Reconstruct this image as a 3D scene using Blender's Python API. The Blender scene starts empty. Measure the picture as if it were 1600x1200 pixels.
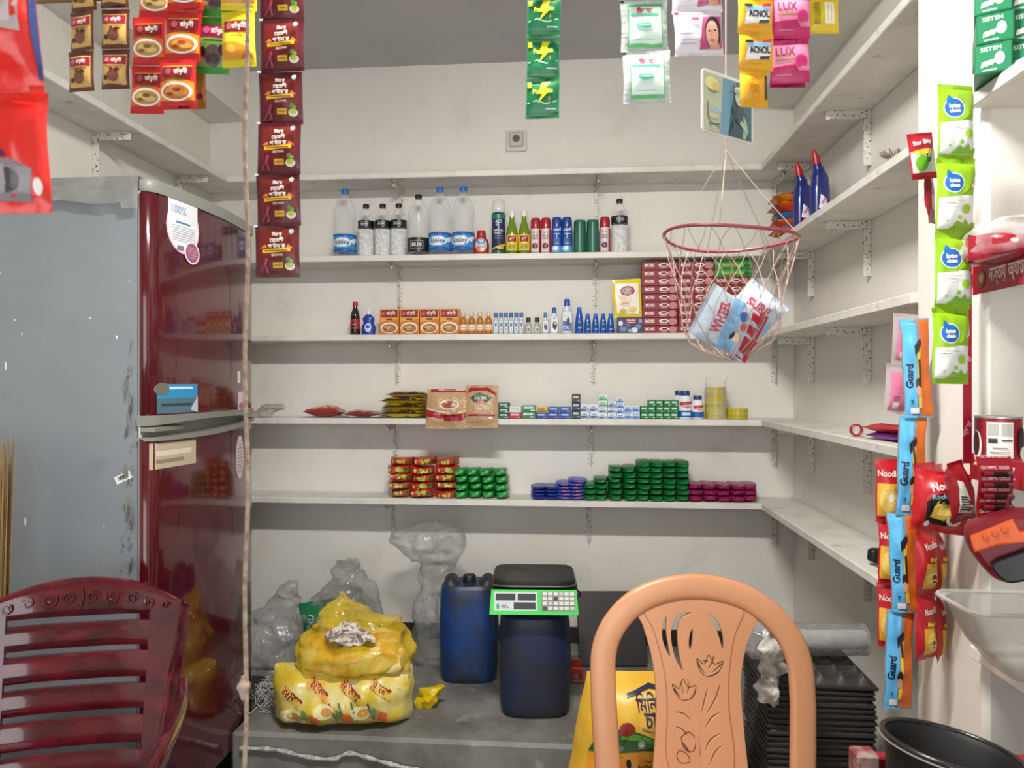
import bpy, math, random
from mathutils import Vector, Matrix, noise as mnoise
from mathutils.geometry import tessellate_polygon
sc = bpy.context.scene
COL = sc.collection
R = math.radians
random.seed(7)

# ---------------------------------------------------------------- camera
F = 1150.0                       # focal length in pixels of the 1600 px wide frame
TH = math.atan(96 / F)           # the camera looks a little left of the back wall's normal
CZ = 1.44
cam = bpy.data.cameras.new('camera')
cam_o = bpy.data.objects.new('camera', cam)
COL.objects.link(cam_o)
cam.sensor_width = 36
cam.lens = 36 * F / 1600
cam.shift_y = -2 / 1600
cam.clip_start = 0.02
cam_o.location = (0, 0, CZ)
cam_o.rotation_euler = (R(90), 0, TH)
cam.dof.use_dof = True
cam.dof.focus_distance = 2.9
cam.dof.aperture_fstop = 9.0
sc.camera = cam_o

# ---------------------------------------------------------------- world, lights, exposure
wd = bpy.data.worlds.new('world')
sc.world = wd
wd.use_nodes = True
wd.node_tree.nodes['Background'].inputs[0].default_value = (0.95, 0.97, 1.0, 1)
wd.node_tree.nodes['Background'].inputs[1].default_value = 3.6
sc.view_settings.view_transform = 'Standard'
sc.view_settings.look = 'None'
sc.view_settings.exposure = 0.0
sc.view_settings.gamma = 1
sc.view_settings.use_curve_mapping = False


def area(name, loc, sx, sy, power, col=(1, .97, .92), rot=(0, 0, 0)):
    l = bpy.data.lights.new(name, 'AREA')
    l.shape = 'RECTANGLE'; l.size = sx; l.size_y = sy; l.energy = power; l.color = col
    o = bpy.data.objects.new(name, l); COL.objects.link(o)
    o.location = loc; o.rotation_euler = rot
    return o


area('ceiling_lamp', (-0.12, 1.0, 2.80), 0.6, 0.10, 70, (1, .965, .91), (R(13), 0, 0))


# ---------------------------------------------------------------- pixel helpers (1600 x 1200 frame)
ct, st = math.cos(TH), math.sin(TH)


def ray(px, py):
    a = (px - 800) / F; b = (598 - py) / F
    return Vector((a * ct - st, a * st + ct, b))


def atY(px, py, Y):
    d = ray(px, py); return Vector((0, 0, CZ)) + d * (Y / d.y)


def atX(px, py, X):
    d = ray(px, py); return Vector((0, 0, CZ)) + d * (X / d.x)


def atZ(px, py, z):
    d = ray(px, py); return Vector((0, 0, CZ)) + d * ((z - CZ) / d.z)


def atD(px, py, D):
    return Vector((0, 0, CZ)) + ray(px, py) * D


def dep(p):
    return -p[0] * st + p[1] * ct


# ---------------------------------------------------------------- materials
_mc = {}


def lin(h):
    out = []
    for i in (0, 2, 4):
        c = int(h[i:i + 2], 16) / 255
        out.append(c / 12.92 if c <= .04045 else ((c + .055) / 1.055) ** 2.4)
    return (*out, 1)


def newmat(name):
    m = bpy.data.materials.new(name); m.use_nodes = True
    nt = m.node_tree
    return m, nt, nt.nodes['Principled BSDF']


def M(h, r=.5, m=0., coat=0., bump=0., bs=60., emit=0.):
    k = (h, r, m, coat, bump, bs, emit)
    if k in _mc: return _mc[k]
    mt, nt, b = newmat('paint_' + h)
    b.inputs['Base Color'].default_value = lin(h)
    b.inputs['Roughness'].default_value = r
    b.inputs['Metallic'].default_value = m
    b.inputs['Coat Weight'].default_value = coat
    if emit:
        b.inputs['Emission Color'].default_value = lin(h); b.inputs['Emission Strength'].default_value = emit
    if bump:
        tc = nt.nodes.new('ShaderNodeTexCoord')
        n = nt.nodes.new('ShaderNodeTexNoise'); n.inputs['Scale'].default_value = bs; n.inputs['Detail'].default_value = 3
        nt.links.new(tc.outputs['Object'], n.inputs['Vector'])
        bu = nt.nodes.new('ShaderNodeBump'); bu.inputs['Strength'].default_value = bump; bu.inputs['Distance'].default_value = .01
        nt.links.new(n.outputs[0], bu.inputs['Height']); nt.links.new(bu.outputs[0], b.inputs['Normal'])
    _mc[k] = mt
    return mt


def mixmat(name, ha, hb, scale, lo, hi, r=.6, detail=6, rough_b=None, bump=0., stretch=(1, 1, 1), coat=0., metal=0., hc=None, scale2=3, lo2=.5, hi2=.7):
    """two colours mixed by a noise threshold, optionally a third over them"""
    mt, nt, b = newmat(name)
    tc = nt.nodes.new('ShaderNodeTexCoord')
    mp = nt.nodes.new('ShaderNodeMapping'); mp.inputs['Scale'].default_value = stretch
    mp.inputs['Location'].default_value = (3.37, 1.71, 2.13)
    nt.links.new(tc.outputs['Object'], mp.inputs[0])

    def layer(sc_, l, h, det):
        n = nt.nodes.new('ShaderNodeTexNoise'); n.inputs['Scale'].default_value = sc_; n.inputs['Detail'].default_value = det
        n.inputs['Roughness'].default_value = .62
        nt.links.new(mp.outputs[0], n.inputs['Vector'])
        rp = nt.nodes.new('ShaderNodeMapRange'); rp.inputs['From Min'].default_value = l; rp.inputs['From Max'].default_value = h
        nt.links.new(n.outputs[0], rp.inputs[0]); return n, rp
    n, rp = layer(scale, lo, hi, detail)
    mx = nt.nodes.new('ShaderNodeMix'); mx.data_type = 'RGBA'
    mx.inputs[6].default_value = lin(ha); mx.inputs[7].default_value = lin(hb)
    nt.links.new(rp.outputs[0], mx.inputs[0])
    out = mx.outputs[2]
    if hc:
        n2, rp2 = layer(scale2, lo2, hi2, 5)
        m2 = nt.nodes.new('ShaderNodeMix'); m2.data_type = 'RGBA'
        nt.links.new(out, m2.inputs[6]); m2.inputs[7].default_value = lin(hc); nt.links.new(rp2.outputs[0], m2.inputs[0])
        out = m2.outputs[2]
    nt.links.new(out, b.inputs['Base Color'])
    b.inputs['Roughness'].default_value = r; b.inputs['Coat Weight'].default_value = coat; b.inputs['Metallic'].default_value = metal
    if bump:
        bu = nt.nodes.new('ShaderNodeBump'); bu.inputs['Strength'].default_value = bump; bu.inputs['Distance'].default_value = .01
        nt.links.new(n.outputs[0], bu.inputs['Height']); nt.links.new(bu.outputs[0], b.inputs['Normal'])
    return mt


def filmmat(name, h, a0, a1, rough=.12, scale=14, gloss=.35, bump=.5):
    """thin clear plastic: transparent, with a milky share and a gloss coat broken by creases"""
    mt = bpy.data.materials.new(name); mt.use_nodes = True
    nt = mt.node_tree; nt.nodes.clear()
    o = nt.nodes.new('ShaderNodeOutputMaterial')
    tr = nt.nodes.new('ShaderNodeBsdfTransparent')
    df = nt.nodes.new('ShaderNodeBsdfPrincipled')
    df.inputs['Base Color'].default_value = lin(h); df.inputs['Roughness'].default_value = rough
    df.inputs['Specular IOR Level'].default_value = gloss
    tc = nt.nodes.new('ShaderNodeTexCoord')
    n = nt.nodes.new('ShaderNodeTexNoise'); n.inputs['Scale'].default_value = scale; n.inputs['Detail'].default_value = 4
    nt.links.new(tc.outputs['Object'], n.inputs['Vector'])
    rp = nt.nodes.new('ShaderNodeMapRange'); rp.inputs['From Min'].default_value = .35; rp.inputs['From Max'].default_value = .7
    rp.inputs['To Min'].default_value = a0; rp.inputs['To Max'].default_value = a1
    nt.links.new(n.outputs[0], rp.inputs[0])
    lw = nt.nodes.new('ShaderNodeLayerWeight'); lw.inputs[0].default_value = .25
    ad = nt.nodes.new('ShaderNodeMath'); ad.operation = 'MULTIPLY_ADD'; ad.inputs[1].default_value = .55; ad.use_clamp = True
    nt.links.new(lw.outputs['Facing'], ad.inputs[0]); nt.links.new(rp.outputs[0], ad.inputs[2])
    mx = nt.nodes.new('ShaderNodeMixShader')
    nt.links.new(ad.outputs[0], mx.inputs[0]); nt.links.new(tr.outputs[0], mx.inputs[1]); nt.links.new(df.outputs[0], mx.inputs[2])
    if bump:
        bu = nt.nodes.new('ShaderNodeBump'); bu.inputs['Strength'].default_value = bump; bu.inputs['Distance'].default_value = .02
        nt.links.new(n.outputs[0], bu.inputs['Height']); nt.links.new(bu.outputs[0], df.inputs['Normal'])
    nt.links.new(mx.outputs[0], o.inputs[0])
    return mt


WALL = mixmat('wall_paint', 'e2dfd8', 'dad7d0', 2.2, .4, .7, r=.75, hc='c6c2b8', scale2=4.5, lo2=.60, hi2=.9, bump=.05)
CEIL = mixmat('ceiling_paint', 'c3c3c2', 'b6b6b5', 1.5, .4, .7, r=.85)
SHELF = mixmat('shelf_board_paint', 'dedbd4', 'cbc7bf', 7, .45, .7, r=.5, hc='8f897e', scale2=13, lo2=.62, hi2=.8)
SPECK = mixmat('speckled_bracket_paint', 'd8d4cc', '4a3f36', 95, .565, .62, r=.55, detail=3, metal=.1)
CONC = mixmat('bare_concrete', '807f7a', '56554f', 5, .35, .7, r=.6, hc='a8a69f', scale2=9, lo2=.6, hi2=.78, bump=.25)
CONC2 = mixmat('dark_concrete', '55544f', '3d3c39', 6, .35, .7, r=.7, bump=.2)
FILM = filmmat('clear_film', 'e8e8e8', .05, .25)
FILM2 = filmmat('milky_film', 'a2a3a1', .16, .46, scale=15, rough=.12, gloss=.8, bump=.6)
BOTTLE = filmmat('clear_bottle', 'e6ebee', .03, .12, rough=.08, scale=3, gloss=.6, bump=.06)
WATER = filmmat('ribbed_bottle', 'f2f4f5', .5, .8, rough=.1, scale=70, gloss=.6, bump=.6)
TUB = filmmat('frosted_plastic', 'c4c2bb', .3, .4, rough=.35, scale=4, gloss=.3, bump=.02)
BLACK = M('141414', .45)
WHITE = M('efeeea', .5)


# ---------------------------------------------------------------- mesh building
def box(x0, x1, y0, y1, z0, z1):
    v = [(x, y, z) for z in (z0, z1) for y in (y0, y1) for x in (x0, x1)]
    return v, [(0, 2, 3, 1), (4, 5, 7, 6), (0, 1, 5, 4), (2, 6, 7, 3), (0, 4, 6, 2), (1, 3, 7, 5)]


def cbox(x0, x1, y0, y1, z0, z1, c=.004):
    """chamfered box"""
    v = []; idx = {}
    X = (x0, x1); Y = (y0, y1); Z = (z0, z1)
    for i in (0, 1):
        for j in (0, 1):
            for k in (0, 1):
                sx, sy, sz = 1 - 2 * i, 1 - 2 * j, 1 - 2 * k
                idx[i, j, k, 0] = len(v); v.append((X[i], Y[j] + sy * c, Z[k] + sz * c))
                idx[i, j, k, 1] = len(v); v.append((X[i] + sx * c, Y[j], Z[k] + sz * c))
                idx[i, j, k, 2] = len(v); v.append((X[i] + sx * c, Y[j] + sy * c, Z[k]))
    f = []
    g = lambda i, j, k, a: idx[i, j, k, a]
    for i in (0, 1):
        f.append((g(i, 0, 0, 0), g(i, 1, 0, 0), g(i, 1, 1, 0), g(i, 0, 1, 0)))
        f.append((g(0, i, 0, 1), g(1, i, 0, 1), g(1, i, 1, 1), g(0, i, 1, 1)))
        f.append((g(0, 0, i, 2), g(1, 0, i, 2), g(1, 1, i, 2), g(0, 1, i, 2)))
        for j in (0, 1):
            f.append((g(i, j, 0, 0), g(i, j, 0, 1), g(i, j, 1, 1), g(i, j, 1, 0)))
            f.append((g(i, 0, j, 0), g(i, 0, j, 2), g(i, 1, j, 2), g(i, 1, j, 0)))
            f.append((g(0, i, j, 1), g(0, i, j, 2), g(1, i, j, 2), g(1, i, j, 1)))
            for k in (0, 1): f.append((g(i, j, k, 0), g(i, j, k, 1), g(i, j, k, 2)))
    return v, f


def lathe(prof, n=20, cap=True):
    v = []; f = []
    for r, z in prof:
        for i in range(n):
            a = 2 * math.pi * i / n; v.append((r * math.sin(a), -r * math.cos(a), z))
    for j in range(len(prof) - 1):
        for i in range(n):
            i2 = (i + 1) % n; f.append((j * n + i, j * n + i2, (j + 1) * n + i2, (j + 1) * n + i))
    if cap:
        f.append(tuple(range(n))[::-1]); f.append(tuple((len(prof) - 1) * n + i for i in range(n)))
    return v, f


def loft(rings, n=28, p=2., amp=0., freq=6., seed=0, cap=True, vamp=None):
    """rings: (cx, cy, z, rx, ry); super-ellipse exponent p; crumpled by noise"""
    v = []; f = []
    for cx, cy, z, rx, ry in rings:
        for i in range(n):
            a = 2 * math.pi * i / n
            c, s = math.sin(a), -math.cos(a)
            k = (abs(c) ** p + abs(s) ** p) ** (-1 / p)
            x, y = rx * k * c, ry * k * s
            zz = z
            if amp:
                q = Vector((cx + x, cy + y, z)) * freq + Vector((seed * 3.1, seed * 1.7, seed))
                d = mnoise.turbulence_vector(q, 3, False)
                x += d.x * amp; y += d.y * amp; zz += d.z * amp * (vamp if vamp is not None else .5)
            v.append((cx + x, cy + y, zz))
    for j in range(len(rings) - 1):
        for i in range(n):
            i2 = (i + 1) % n; f.append((j * n + i, j * n + i2, (j + 1) * n + i2, (j + 1) * n + i))
    if cap:
        f.append(tuple(range(n))[::-1]); f.append(tuple((len(rings) - 1) * n + i for i in range(n)))
    return v, f


def lerp_rings(keys, steps):
    out = []
    for a, b in zip(keys, keys[1:]):
        for i in range(steps):
            t = i / steps; t2 = t * t * (3 - 2 * t)
            out.append(tuple(a[k] + (b[k] - a[k]) * (t if k == 2 else t2) for k in range(5)))
    out.append(keys[-1])
    return out


def tube(path, r, n=8, closed=False, rx=None, flat=None):
    """tube along points; r may be a list; flat=(w,h) gives an elliptic section (w across, h along the path plane's normal)"""
    P = [Vector(p) for p in path]; L = len(P)
    v = []; f = []
    up0 = None
    for i in range(L):
        if closed: t = P[(i + 1) % L] - P[i - 1]
        else: t = P[min(i + 1, L - 1)] - P[max(i - 1, 0)]
        t.normalize()
        if up0 is None:
            up0 = Vector((0, 1, 0)) if abs(t.y) < .9 else Vector((1, 0, 0))
        u = up0 - t * up0.dot(t); u.normalize(); up0 = u
        w = t.cross(u)
        rr = r[i] if isinstance(r, (list, tuple)) else r
        for k in range(n):
            a = 2 * math.pi * k / n
            c, s = math.cos(a), math.sin(a)
            if flat: c = math.copysign(abs(c) ** .7, c) * flat[1]; s = math.copysign(abs(s) ** .7, s) * flat[0]
            v.append(tuple(P[i] + u * (rr * c) + w * (rr * s)))
    m = L if closed else L - 1
    for i in range(m):
        i2 = (i + 1) % L
        for k in range(n):
            k2 = (k + 1) % n; f.append((i * n + k, i * n + k2, i2 * n + k2, i2 * n + k))
    if not closed:
        f.append(tuple(range(n))[::-1]); f.append(tuple((L - 1) * n + k for k in range(n)))
    return v, f


def grid(fn, nu, nv):
    v = [fn(i / nu, j / nv) for j in range(nv + 1) for i in range(nu + 1)]
    f = [(j * (nu + 1) + i, j * (nu + 1) + i + 1, (j + 1) * (nu + 1) + i + 1, (j + 1) * (nu + 1) + i) for j in range(nv) for i in range(nu)]
    return v, f


def slab(fn, nu, nv, t):
    """closed slab: grid front fn(u,v)->(x,y,z), back moved by t in +y"""
    v, f = grid(fn, nu, nv); n = len(v)
    v2 = [(a, b + t, c) for a, b, c in v]
    g = [tuple(n + i for i in q)[::-1] for q in f]
    W = nu + 1; side = []
    rim = [i for i in range(W)] + [j * W + nu for j in range(1, nv + 1)] + [nv * W + i for i in range(nu - 1, -1, -1)] + [j * W for j in range(nv - 1, 0, -1)]
    for a, b in zip(rim, rim[1:] + rim[:1]): side.append((b, a, n + a, n + b))
    return v + v2, f + g + side


class MB:
    def __init__(s): s.v = []; s.f = []; s.m = []; s.mats = []; s.sm = []

    def add(s, vf, mat, T=None, smooth=True):
        v, f = vf
        if T is not None: v = [tuple(T @ Vector(p)) for p in v]
        o = len(s.v); s.v += v
        if mat not in s.mats: s.mats.append(mat)
        k = s.mats.index(mat)
        s.f += [tuple(i + o for i in q) for q in f]
        s.m += [k] * len(f); s.sm += [smooth] * len(f)
        return s

    def mesh(s, name):
        me = bpy.data.meshes.new(name); me.from_pydata(s.v, [], s.f)
        for m in s.mats: me.materials.append(m)
        me.polygons.foreach_set('material_index', s.m)
        me.polygons.foreach_set('use_smooth', s.sm)
        me.update()
        if any(s.sm):
            try: me.set_sharp_from_angle(angle=R(40))
            except Exception: pass
        return me

    def build(s, name, parent=None, loc=(0, 0, 0), rot=(0, 0, 0)):
        return obj(name, s.mesh(name), parent, loc, rot)


def obj(name, me, parent=None, loc=(0, 0, 0), rot=(0, 0, 0)):
    o = bpy.data.objects.new(name, me); COL.objects.link(o)
    o.parent = parent; o.location = loc; o.rotation_euler = rot
    return o


def tag(o, label, cat, group=None):
    o['label'] = label; o['category'] = cat
    if group: o['group'] = group
    return o


def struct(o):
    o['kind'] = 'structure'; return o


def thing(name, label, cat, loc=(0, 0, 0), rot=(0, 0, 0), group=None):
    return tag(obj(name, None, None, loc, rot), label, cat, group)


def one(name, vf, mat, parent=None, loc=(0, 0, 0), rot=(0, 0, 0), smooth=True, T=None):
    return MB().add(vf, mat, T, smooth).build(name, parent, loc, rot)


def clone(o, parent=None):
    c = o.copy(); COL.objects.link(c); c.parent = parent
    for ch in list(o.children): clone(ch, c)
    return c


_used = set()


def inst(t, loc, rot=(0, 0, 0), label=None, cat=None, group=None):
    if t.name in _used: o = clone(t)
    else: o = t; _used.add(t.name)
    o.location = loc; o.rotation_euler = rot
    if label: tag(o, label, cat, group)
    return o


# ---------------------------------------------------------------- lettering and print
_tc = {}


def textmesh(s, bold=0.):
    k = (s, bold)
    if k in _tc: return _tc[k]
    cu = bpy.data.curves.new('lettering', 'FONT'); cu.body = s; cu.resolution_u = 3; cu.offset = bold
    cu.fill_mode = 'FRONT'
    o = bpy.data.objects.new('lettering', cu); COL.objects.link(o)
    me = bpy.data.meshes.new_from_object(o.evaluated_get(bpy.context.evaluated_depsgraph_get()))
    v = [(p.co.x, p.co.y) for p in me.vertices]; f = [tuple(p.vertices) for p in me.polygons]
    bpy.data.objects.remove(o); bpy.data.curves.remove(cu); bpy.data.meshes.remove(me)
    if v:
        x0 = min(p[0] for p in v); x1 = max(p[0] for p in v); y0 = min(p[1] for p in v); y1 = max(p[1] for p in v)
        h = y1 - y0; v = [((x - (x0 + x1) / 2) / h, (y - (y0 + y1) / 2) / h) for x, y in v]
        w = (x1 - x0) / h
    else: w = 1
    _tc[k] = (v, f, w)
    return _tc[k]


def prt(specs, fn, seg=.02, rough=.4, o0=.0006, name='printed_label', parent=None):
    """flat print laid on a surface fn(u, v, offset).
    ('r',u0,v0,u1,v1,col) ('e',cu,cv,ru,rv,col) ('p',pts,col) ('t',text,cu,cv,h,col[,maxw[,rot[,bold]]]) ('o',cu,cv,ru,rv,w,col) ('l',pts,w,col)"""
    mb = MB()
    for i, s in enumerate(specs):
        off = o0 + .00025 * i
        k = s[0]
        if k == 'r':
            _, a, b, c, d, col = s
            nu = max(1, math.ceil(abs(c - a) / seg)); nv = max(1, math.ceil(abs(d - b) / seg))
            vf = grid(lambda x, y: fn(a + (c - a) * x, b + (d - b) * y, off), nu, nv)
        elif k == 'e':
            _, a, b, c, d, col = s
            n = 20; rg = 3 if max(c, d) > seg else 2
            v = [fn(a, b, off)]; f = []
            for q in range(1, rg + 1):
                for j in range(n):
                    t = 2 * math.pi * j / n
                    v.append(fn(a + c * q / rg * math.cos(t), b + d * q / rg * math.sin(t), off))
            for j in range(n):
                j2 = (j + 1) % n; f.append((0, 1 + j, 1 + j2))
                for q in range(rg - 1): f.append((1 + q * n + j, 1 + (q + 1) * n + j, 1 + (q + 1) * n + j2, 1 + q * n + j2))
            vf = (v, f)
        elif k == 'o':
            _, a, b, c, d, w, col = s
            n = 24; v = []; f = []
            for j in range(n):
                t = 2 * math.pi * j / n; v.append(fn(a + c * math.cos(t), b + d * math.sin(t), off)); v.append(fn(a + (c - w) * math.cos(t), b + (d - w) * math.sin(t), off))
            for j in range(n): f.append((2 * j, 2 * ((j + 1) % n), 2 * ((j + 1) % n) + 1, 2 * j + 1))
            vf = (v, f)
        elif k == 'p':
            _, pts, col = s
            f = [tuple(q) for q in tessellate_polygon([[Vector((x, y, 0)) for x, y in pts]])]
            f = [q if ((pts[q[1]][0] - pts[q[0]][0]) * (pts[q[2]][1] - pts[q[0]][1]) - (pts[q[1]][1] - pts[q[0]][1]) * (pts[q[2]][0] - pts[q[0]][0])) > 0 else q[::-1] for q in f]
            P2 = [tuple(q) for q in pts]; T2 = list(f)
            for _ in range(5):
                nt2 = []; mid = {}; split = False

                def mp_(a, b):
                    kk = (min(a, b), max(a, b))
                    if kk not in mid: mid[kk] = len(P2); P2.append(((P2[a][0] + P2[b][0]) / 2, (P2[a][1] + P2[b][1]) / 2))
                    return mid[kk]
                if not any(math.dist(P2[q[i]], P2[q[i - 1]]) > seg * 1.5 for q in T2 for i in range(3)): break
                for q in T2:
                    a, b, c = q; d, e, g = mp_(a, b), mp_(b, c), mp_(c, a)
                    nt2 += [(a, d, g), (d, b, e), (g, e, c), (d, e, g)]
                T2 = nt2
                if len(T2) > 3000: break
            vf = ([fn(x, y, off) for x, y in P2], T2)
        elif k == 'l':
            _, pts, w, col = s
            v = []; f = []
            for j, (x, y) in enumerate(pts):
                xa, ya = pts[max(j - 1, 0)]; xb, yb = pts[min(j + 1, len(pts) - 1)]
                dx, dy = xb - xa, yb - ya; L = math.hypot(dx, dy) or 1
                v.append(fn(x - dy / L * w / 2, y + dx / L * w / 2, off)); v.append(fn(x + dy / L * w / 2, y - dx / L * w / 2, off))
            for j in range(len(pts) - 1): f.append((2 * j, 2 * j + 1, 2 * j + 3, 2 * j + 2))
            vf = (v, f)
        else:
            tx, cu_, cv, h, col = s[1:6]
            mw = s[6] if len(s) > 6 and s[6] else None; rt = s[7] if len(s) > 7 else 0; bd = s[8] if len(s) > 8 else .012
            v, f, w = textmesh(tx, bd)
            sx = h if not mw or w * h <= mw else mw / w
            c_, s_ = math.cos(rt), math.sin(rt)
            vf = ([fn(cu_ + x * sx * c_ - y * h * s_, cv + x * sx * s_ + y * h * c_, off) for x, y in v], f)
        mb.add(vf, M(col, rough) if isinstance(col, str) else col, None, False)
    if parent is None: return mb.mesh(name)
    return mb.build(name, parent)


def flatfn(d): return lambda u, v, o: (u, -d - o, v)


def cylfn(Rf):
    def fn(u, v, o):
        r = Rf(v) if callable(Rf) else Rf
        a = u / r
        return ((r + o) * math.sin(a), -(r + o) * math.cos(a), v)
    return fn


# ---------------------------------------------------------------- filled packs
def pk(name, w, h, t, mat, specs=(), crimp=.1, axis='v', pu=2.4, pv=2.4, q=.6, waist=.05, wr=.003, wf=30., seed=0, nu=14, nv=16, seg=.012, rough=.3, back=1., o0=.0008, taper=0.):
    """a filled sachet or pouch; x across, z up from its base, print on the -y side"""
    cr = crimp * (h if axis == 'v' else w)

    def S(u, v, o=0., side=-1):
        x, z = u, v - h / 2
        if axis == 'v': a, la, b, lb = x, w / 2, z, h / 2 - cr
        else: a, la, b, lb = z, h / 2, x, w / 2 - cr
        A = max(0., 1 - abs(a / la) ** pu) ** q
        B = max(0., 1 - abs(b / lb) ** pv) ** q if abs(b) < lb else 0.
        bl = t / 2 * A * B
        g = mnoise.noise(Vector((x * wf, z * wf * .7, seed * 5.3 + side)))
        g2 = mnoise.noise(Vector((x * wf * 2.3, z * wf * 1.1, seed * 2.3 - side)))
        bl += wr * (g + .6 * g2) * (A * B) ** .5 * 1.3
        y = -max(bl, 0.) if side < 0 else max(bl, 0.) * back
        wob = wr * .8 * mnoise.noise(Vector((x * 8, z * 14, seed * 9.1)))
        bow = 1 - waist * (1 - min(1, abs(b / (lb + cr))) ** 2)
        if axis == 'v': x *= bow; x += wob; y += wr * .7 * mnoise.noise(Vector((x * 20, z * 6, seed + 4.)))
        else: z *= bow; z += wob
        x *= 1 - taper * v / h
        return (x, y + (o if side > 0 else -o), z + h / 2)
    mb = MB()
    a = grid(lambda i, j: S((i - .5) * w, j * h), nu, nv)
    b = grid(lambda i, j: S((.5 - i) * w, j * h, 0, 1), nu, nv)
    mb.add(a, mat); mb.add(b, mat)
    body = mb.mesh(name)
    pm = prt(specs, lambda u, v, o: S(u, v, o), seg, rough, o0) if specs else None
    return body, pm


def addpk(name, pair, parent=None, loc=(0, 0, 0), rot=(0, 0, 0)):
    o = obj(name, pair[0], parent, loc, rot)
    if pair[1]: obj('printed_label', pair[1], o)
    return o


# ================================================================ THE ROOM
XL, XR, YB, ZC = -1.79, 1.015, 3.50, 2.97
SF = 3.30                                     # front edge of the back wall shelves
SZ = {'A': 2.401, 'B': 2.023, 'C': 1.660, 'D': 1.277, 'E': 0.911}    # shelf tops
ST = .028
PZ = .21                                      # platform top
YF = -1.6                                     # open shop front
struct(one('floor', box(XL - .1, 2.2, YF, YB + .1, -.1, 0), CONC2, smooth=False))
struct(one('platform', cbox(-1.205, XR, 2.50, YB, 0.001, PZ, .012), CONC, smooth=False))
struct(one('wall_back', box(XL - .12, 2.2, YB, YB + .12, 0, ZC), WALL, smooth=False))
struct(one('wall_left', box(XL - .12, XL, YF, YB, 0, ZC), WALL, smooth=False))
struct(one('wall_right', box(XR, XR + .12, 1.60, YB, 0, ZC), WALL, smooth=False))
# the pillar and the wall nearer to the street
pl = MB().add(cbox(.83, 1.30, 1.565, 1.865, 0, ZC, .012), WALL, smooth=False)
struct(pl.build('pillar'))
struct(one('wall_right_front', box(1.30, 1.42, YF, 1.60, 0, ZC), WALL, smooth=False))
struct(one('wall_front', box(XL - .12, -.95, YF - .12, YF, 0, ZC), WALL, smooth=False))
struct(one('wall_front', box(.95, 1.42, YF - .12, YF, 0, ZC), WALL, smooth=False))
struct(one('wall_front', box(-.95, .95, YF - .12, YF, 2.25, ZC), WALL, smooth=False))
struct(one('ceiling', box(XL - .12, 2.2, YF, YB + .12, ZC, ZC + .1), CEIL, smooth=False))
struct(one('ceiling_beam', box(.83, XR + .1, 1.865, YB, 2.715, ZC), WALL, smooth=False))
struct(one('ceiling_beam', box(XL, -1.60, YF, YB, 2.725, ZC), WALL, smooth=False))
struct(one('baseboard_back', cbox(-1.2, XR, YB - .012, YB, PZ, PZ + .075, .003), M('26241f', .6), smooth=False))


# ---------------------------------------------------------------- shelves
def bracket(parent, wall, pos, z, arm, leg, drop=0.):
    """slotted steel angle under a shelf; wall: which way the arm runs"""
    b = MB()
    w = .026
    if wall == 'back':
        b.add(cbox(-w / 2, w / 2, -.004, 0, -leg, 0, .001), SPECK, smooth=False)
        b.add(cbox(-.002, .002, -arm, -.004, -.03, 0, .0008), SPECK, smooth=False)
        b.add(cbox(-.002, .002, -.026, -.004, -leg, -.03, .0008), SPECK, smooth=False)
        b.add(cbox(-w / 2, w / 2, -arm, 0, -.004, 0, .001), SPECK, smooth=False)
    else:
        s = 1 if wall == 'left' else -1
        x0, x1 = (0, arm) if s > 0 else (-arm, 0)
        xx0, xx1 = (0, .004) if s > 0 else (-.004, 0)
        b.add(cbox(xx0, xx1, -w / 2 + .0025, w / 2, -leg, -.0045, .001), SPECK, smooth=False)
        b.add(cbox(x0, x1, -w / 2 - .002, -w / 2 + .002, -.03, 0, .0008), SPECK, smooth=False)
        b.add(cbox(x0, x1, -w / 2 + .0025, w / 2, -.004, 0, .001), SPECK, smooth=False)
        xl0, xl1 = (0, .026) if s > 0 else (-.026, 0)
        b.add(cbox(xl0, xl1, -w / 2 - .002, -w / 2 + .002, -leg, -.0305, .0008), SPECK, smooth=False)
    return b.build('bracket', parent, pos)


ordn = {'A': 'topmost', 'B': 'second highest', 'C': 'middle', 'D': 'second lowest', 'E': 'lowest'}
for k, z in SZ.items():
    zb = z - ST
    s = thing('wall_shelf', '%s white painted board shelf along the back wall' % ordn[k], 'shelf', (0, YB, zb), group='shelves on the back wall')
    one('board', cbox(XL + .001, XR - .001, SF - YB, -.001, 0, ST, .003), SHELF, s, smooth=False)
    for px in (625, 930, 1210):
        p = atY(px - (0 if px > 1100 else (598 - 900) * 0), 598, YB)
        bracket(s, 'back', (p.x + {625: {'A': .01, 'B': 0, 'C': -.01, 'D': -.02, 'E': -.03}[k], 930: {'A': .01, 'B': 0, 'C': -.01, 'D': -.02, 'E': -.03}[k]}.get(px, 0), -.001, -.0005), 0, .17, .19)
    # right hand wall
    s = thing('wall_shelf', '%s white painted board shelf along the right wall up to the pillar' % ordn[k], 'shelf', (XR, 0, zb), group='shelves on the right wall')
    one('board', cbox(.82 - XR, -.001, 1.868, SF - .001, 0, ST, .003), SHELF, s, smooth=False)
    for yy in (3.22, 2.62, 1.93):
        bracket(s, 'right', (-.001, yy, -.0005), 0, .15, .19)
    if k != 'A':
        s = thing('wall_shelf', '%s white board shelf in the bay beside the pillar' % {'B': 'highest', 'C': 'second', 'D': 'third', 'E': 'lowest'}[k], 'shelf', (1.30, 0, zb), group='shelves beside the pillar')
        one('board', cbox(.80 - 1.30, -.001, .35, 1.564, 0, ST, .003), SHELF, s, smooth=False)
        for yy in (1.40, .6):
            bracket(s, 'right', (-.001, yy, -.0005), 0, .40, .16)
s = thing('wall_shelf', 'high white board shelf along the left wall above the fridge', 'shelf', (XL, 0, SZ['A'] - ST))
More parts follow.
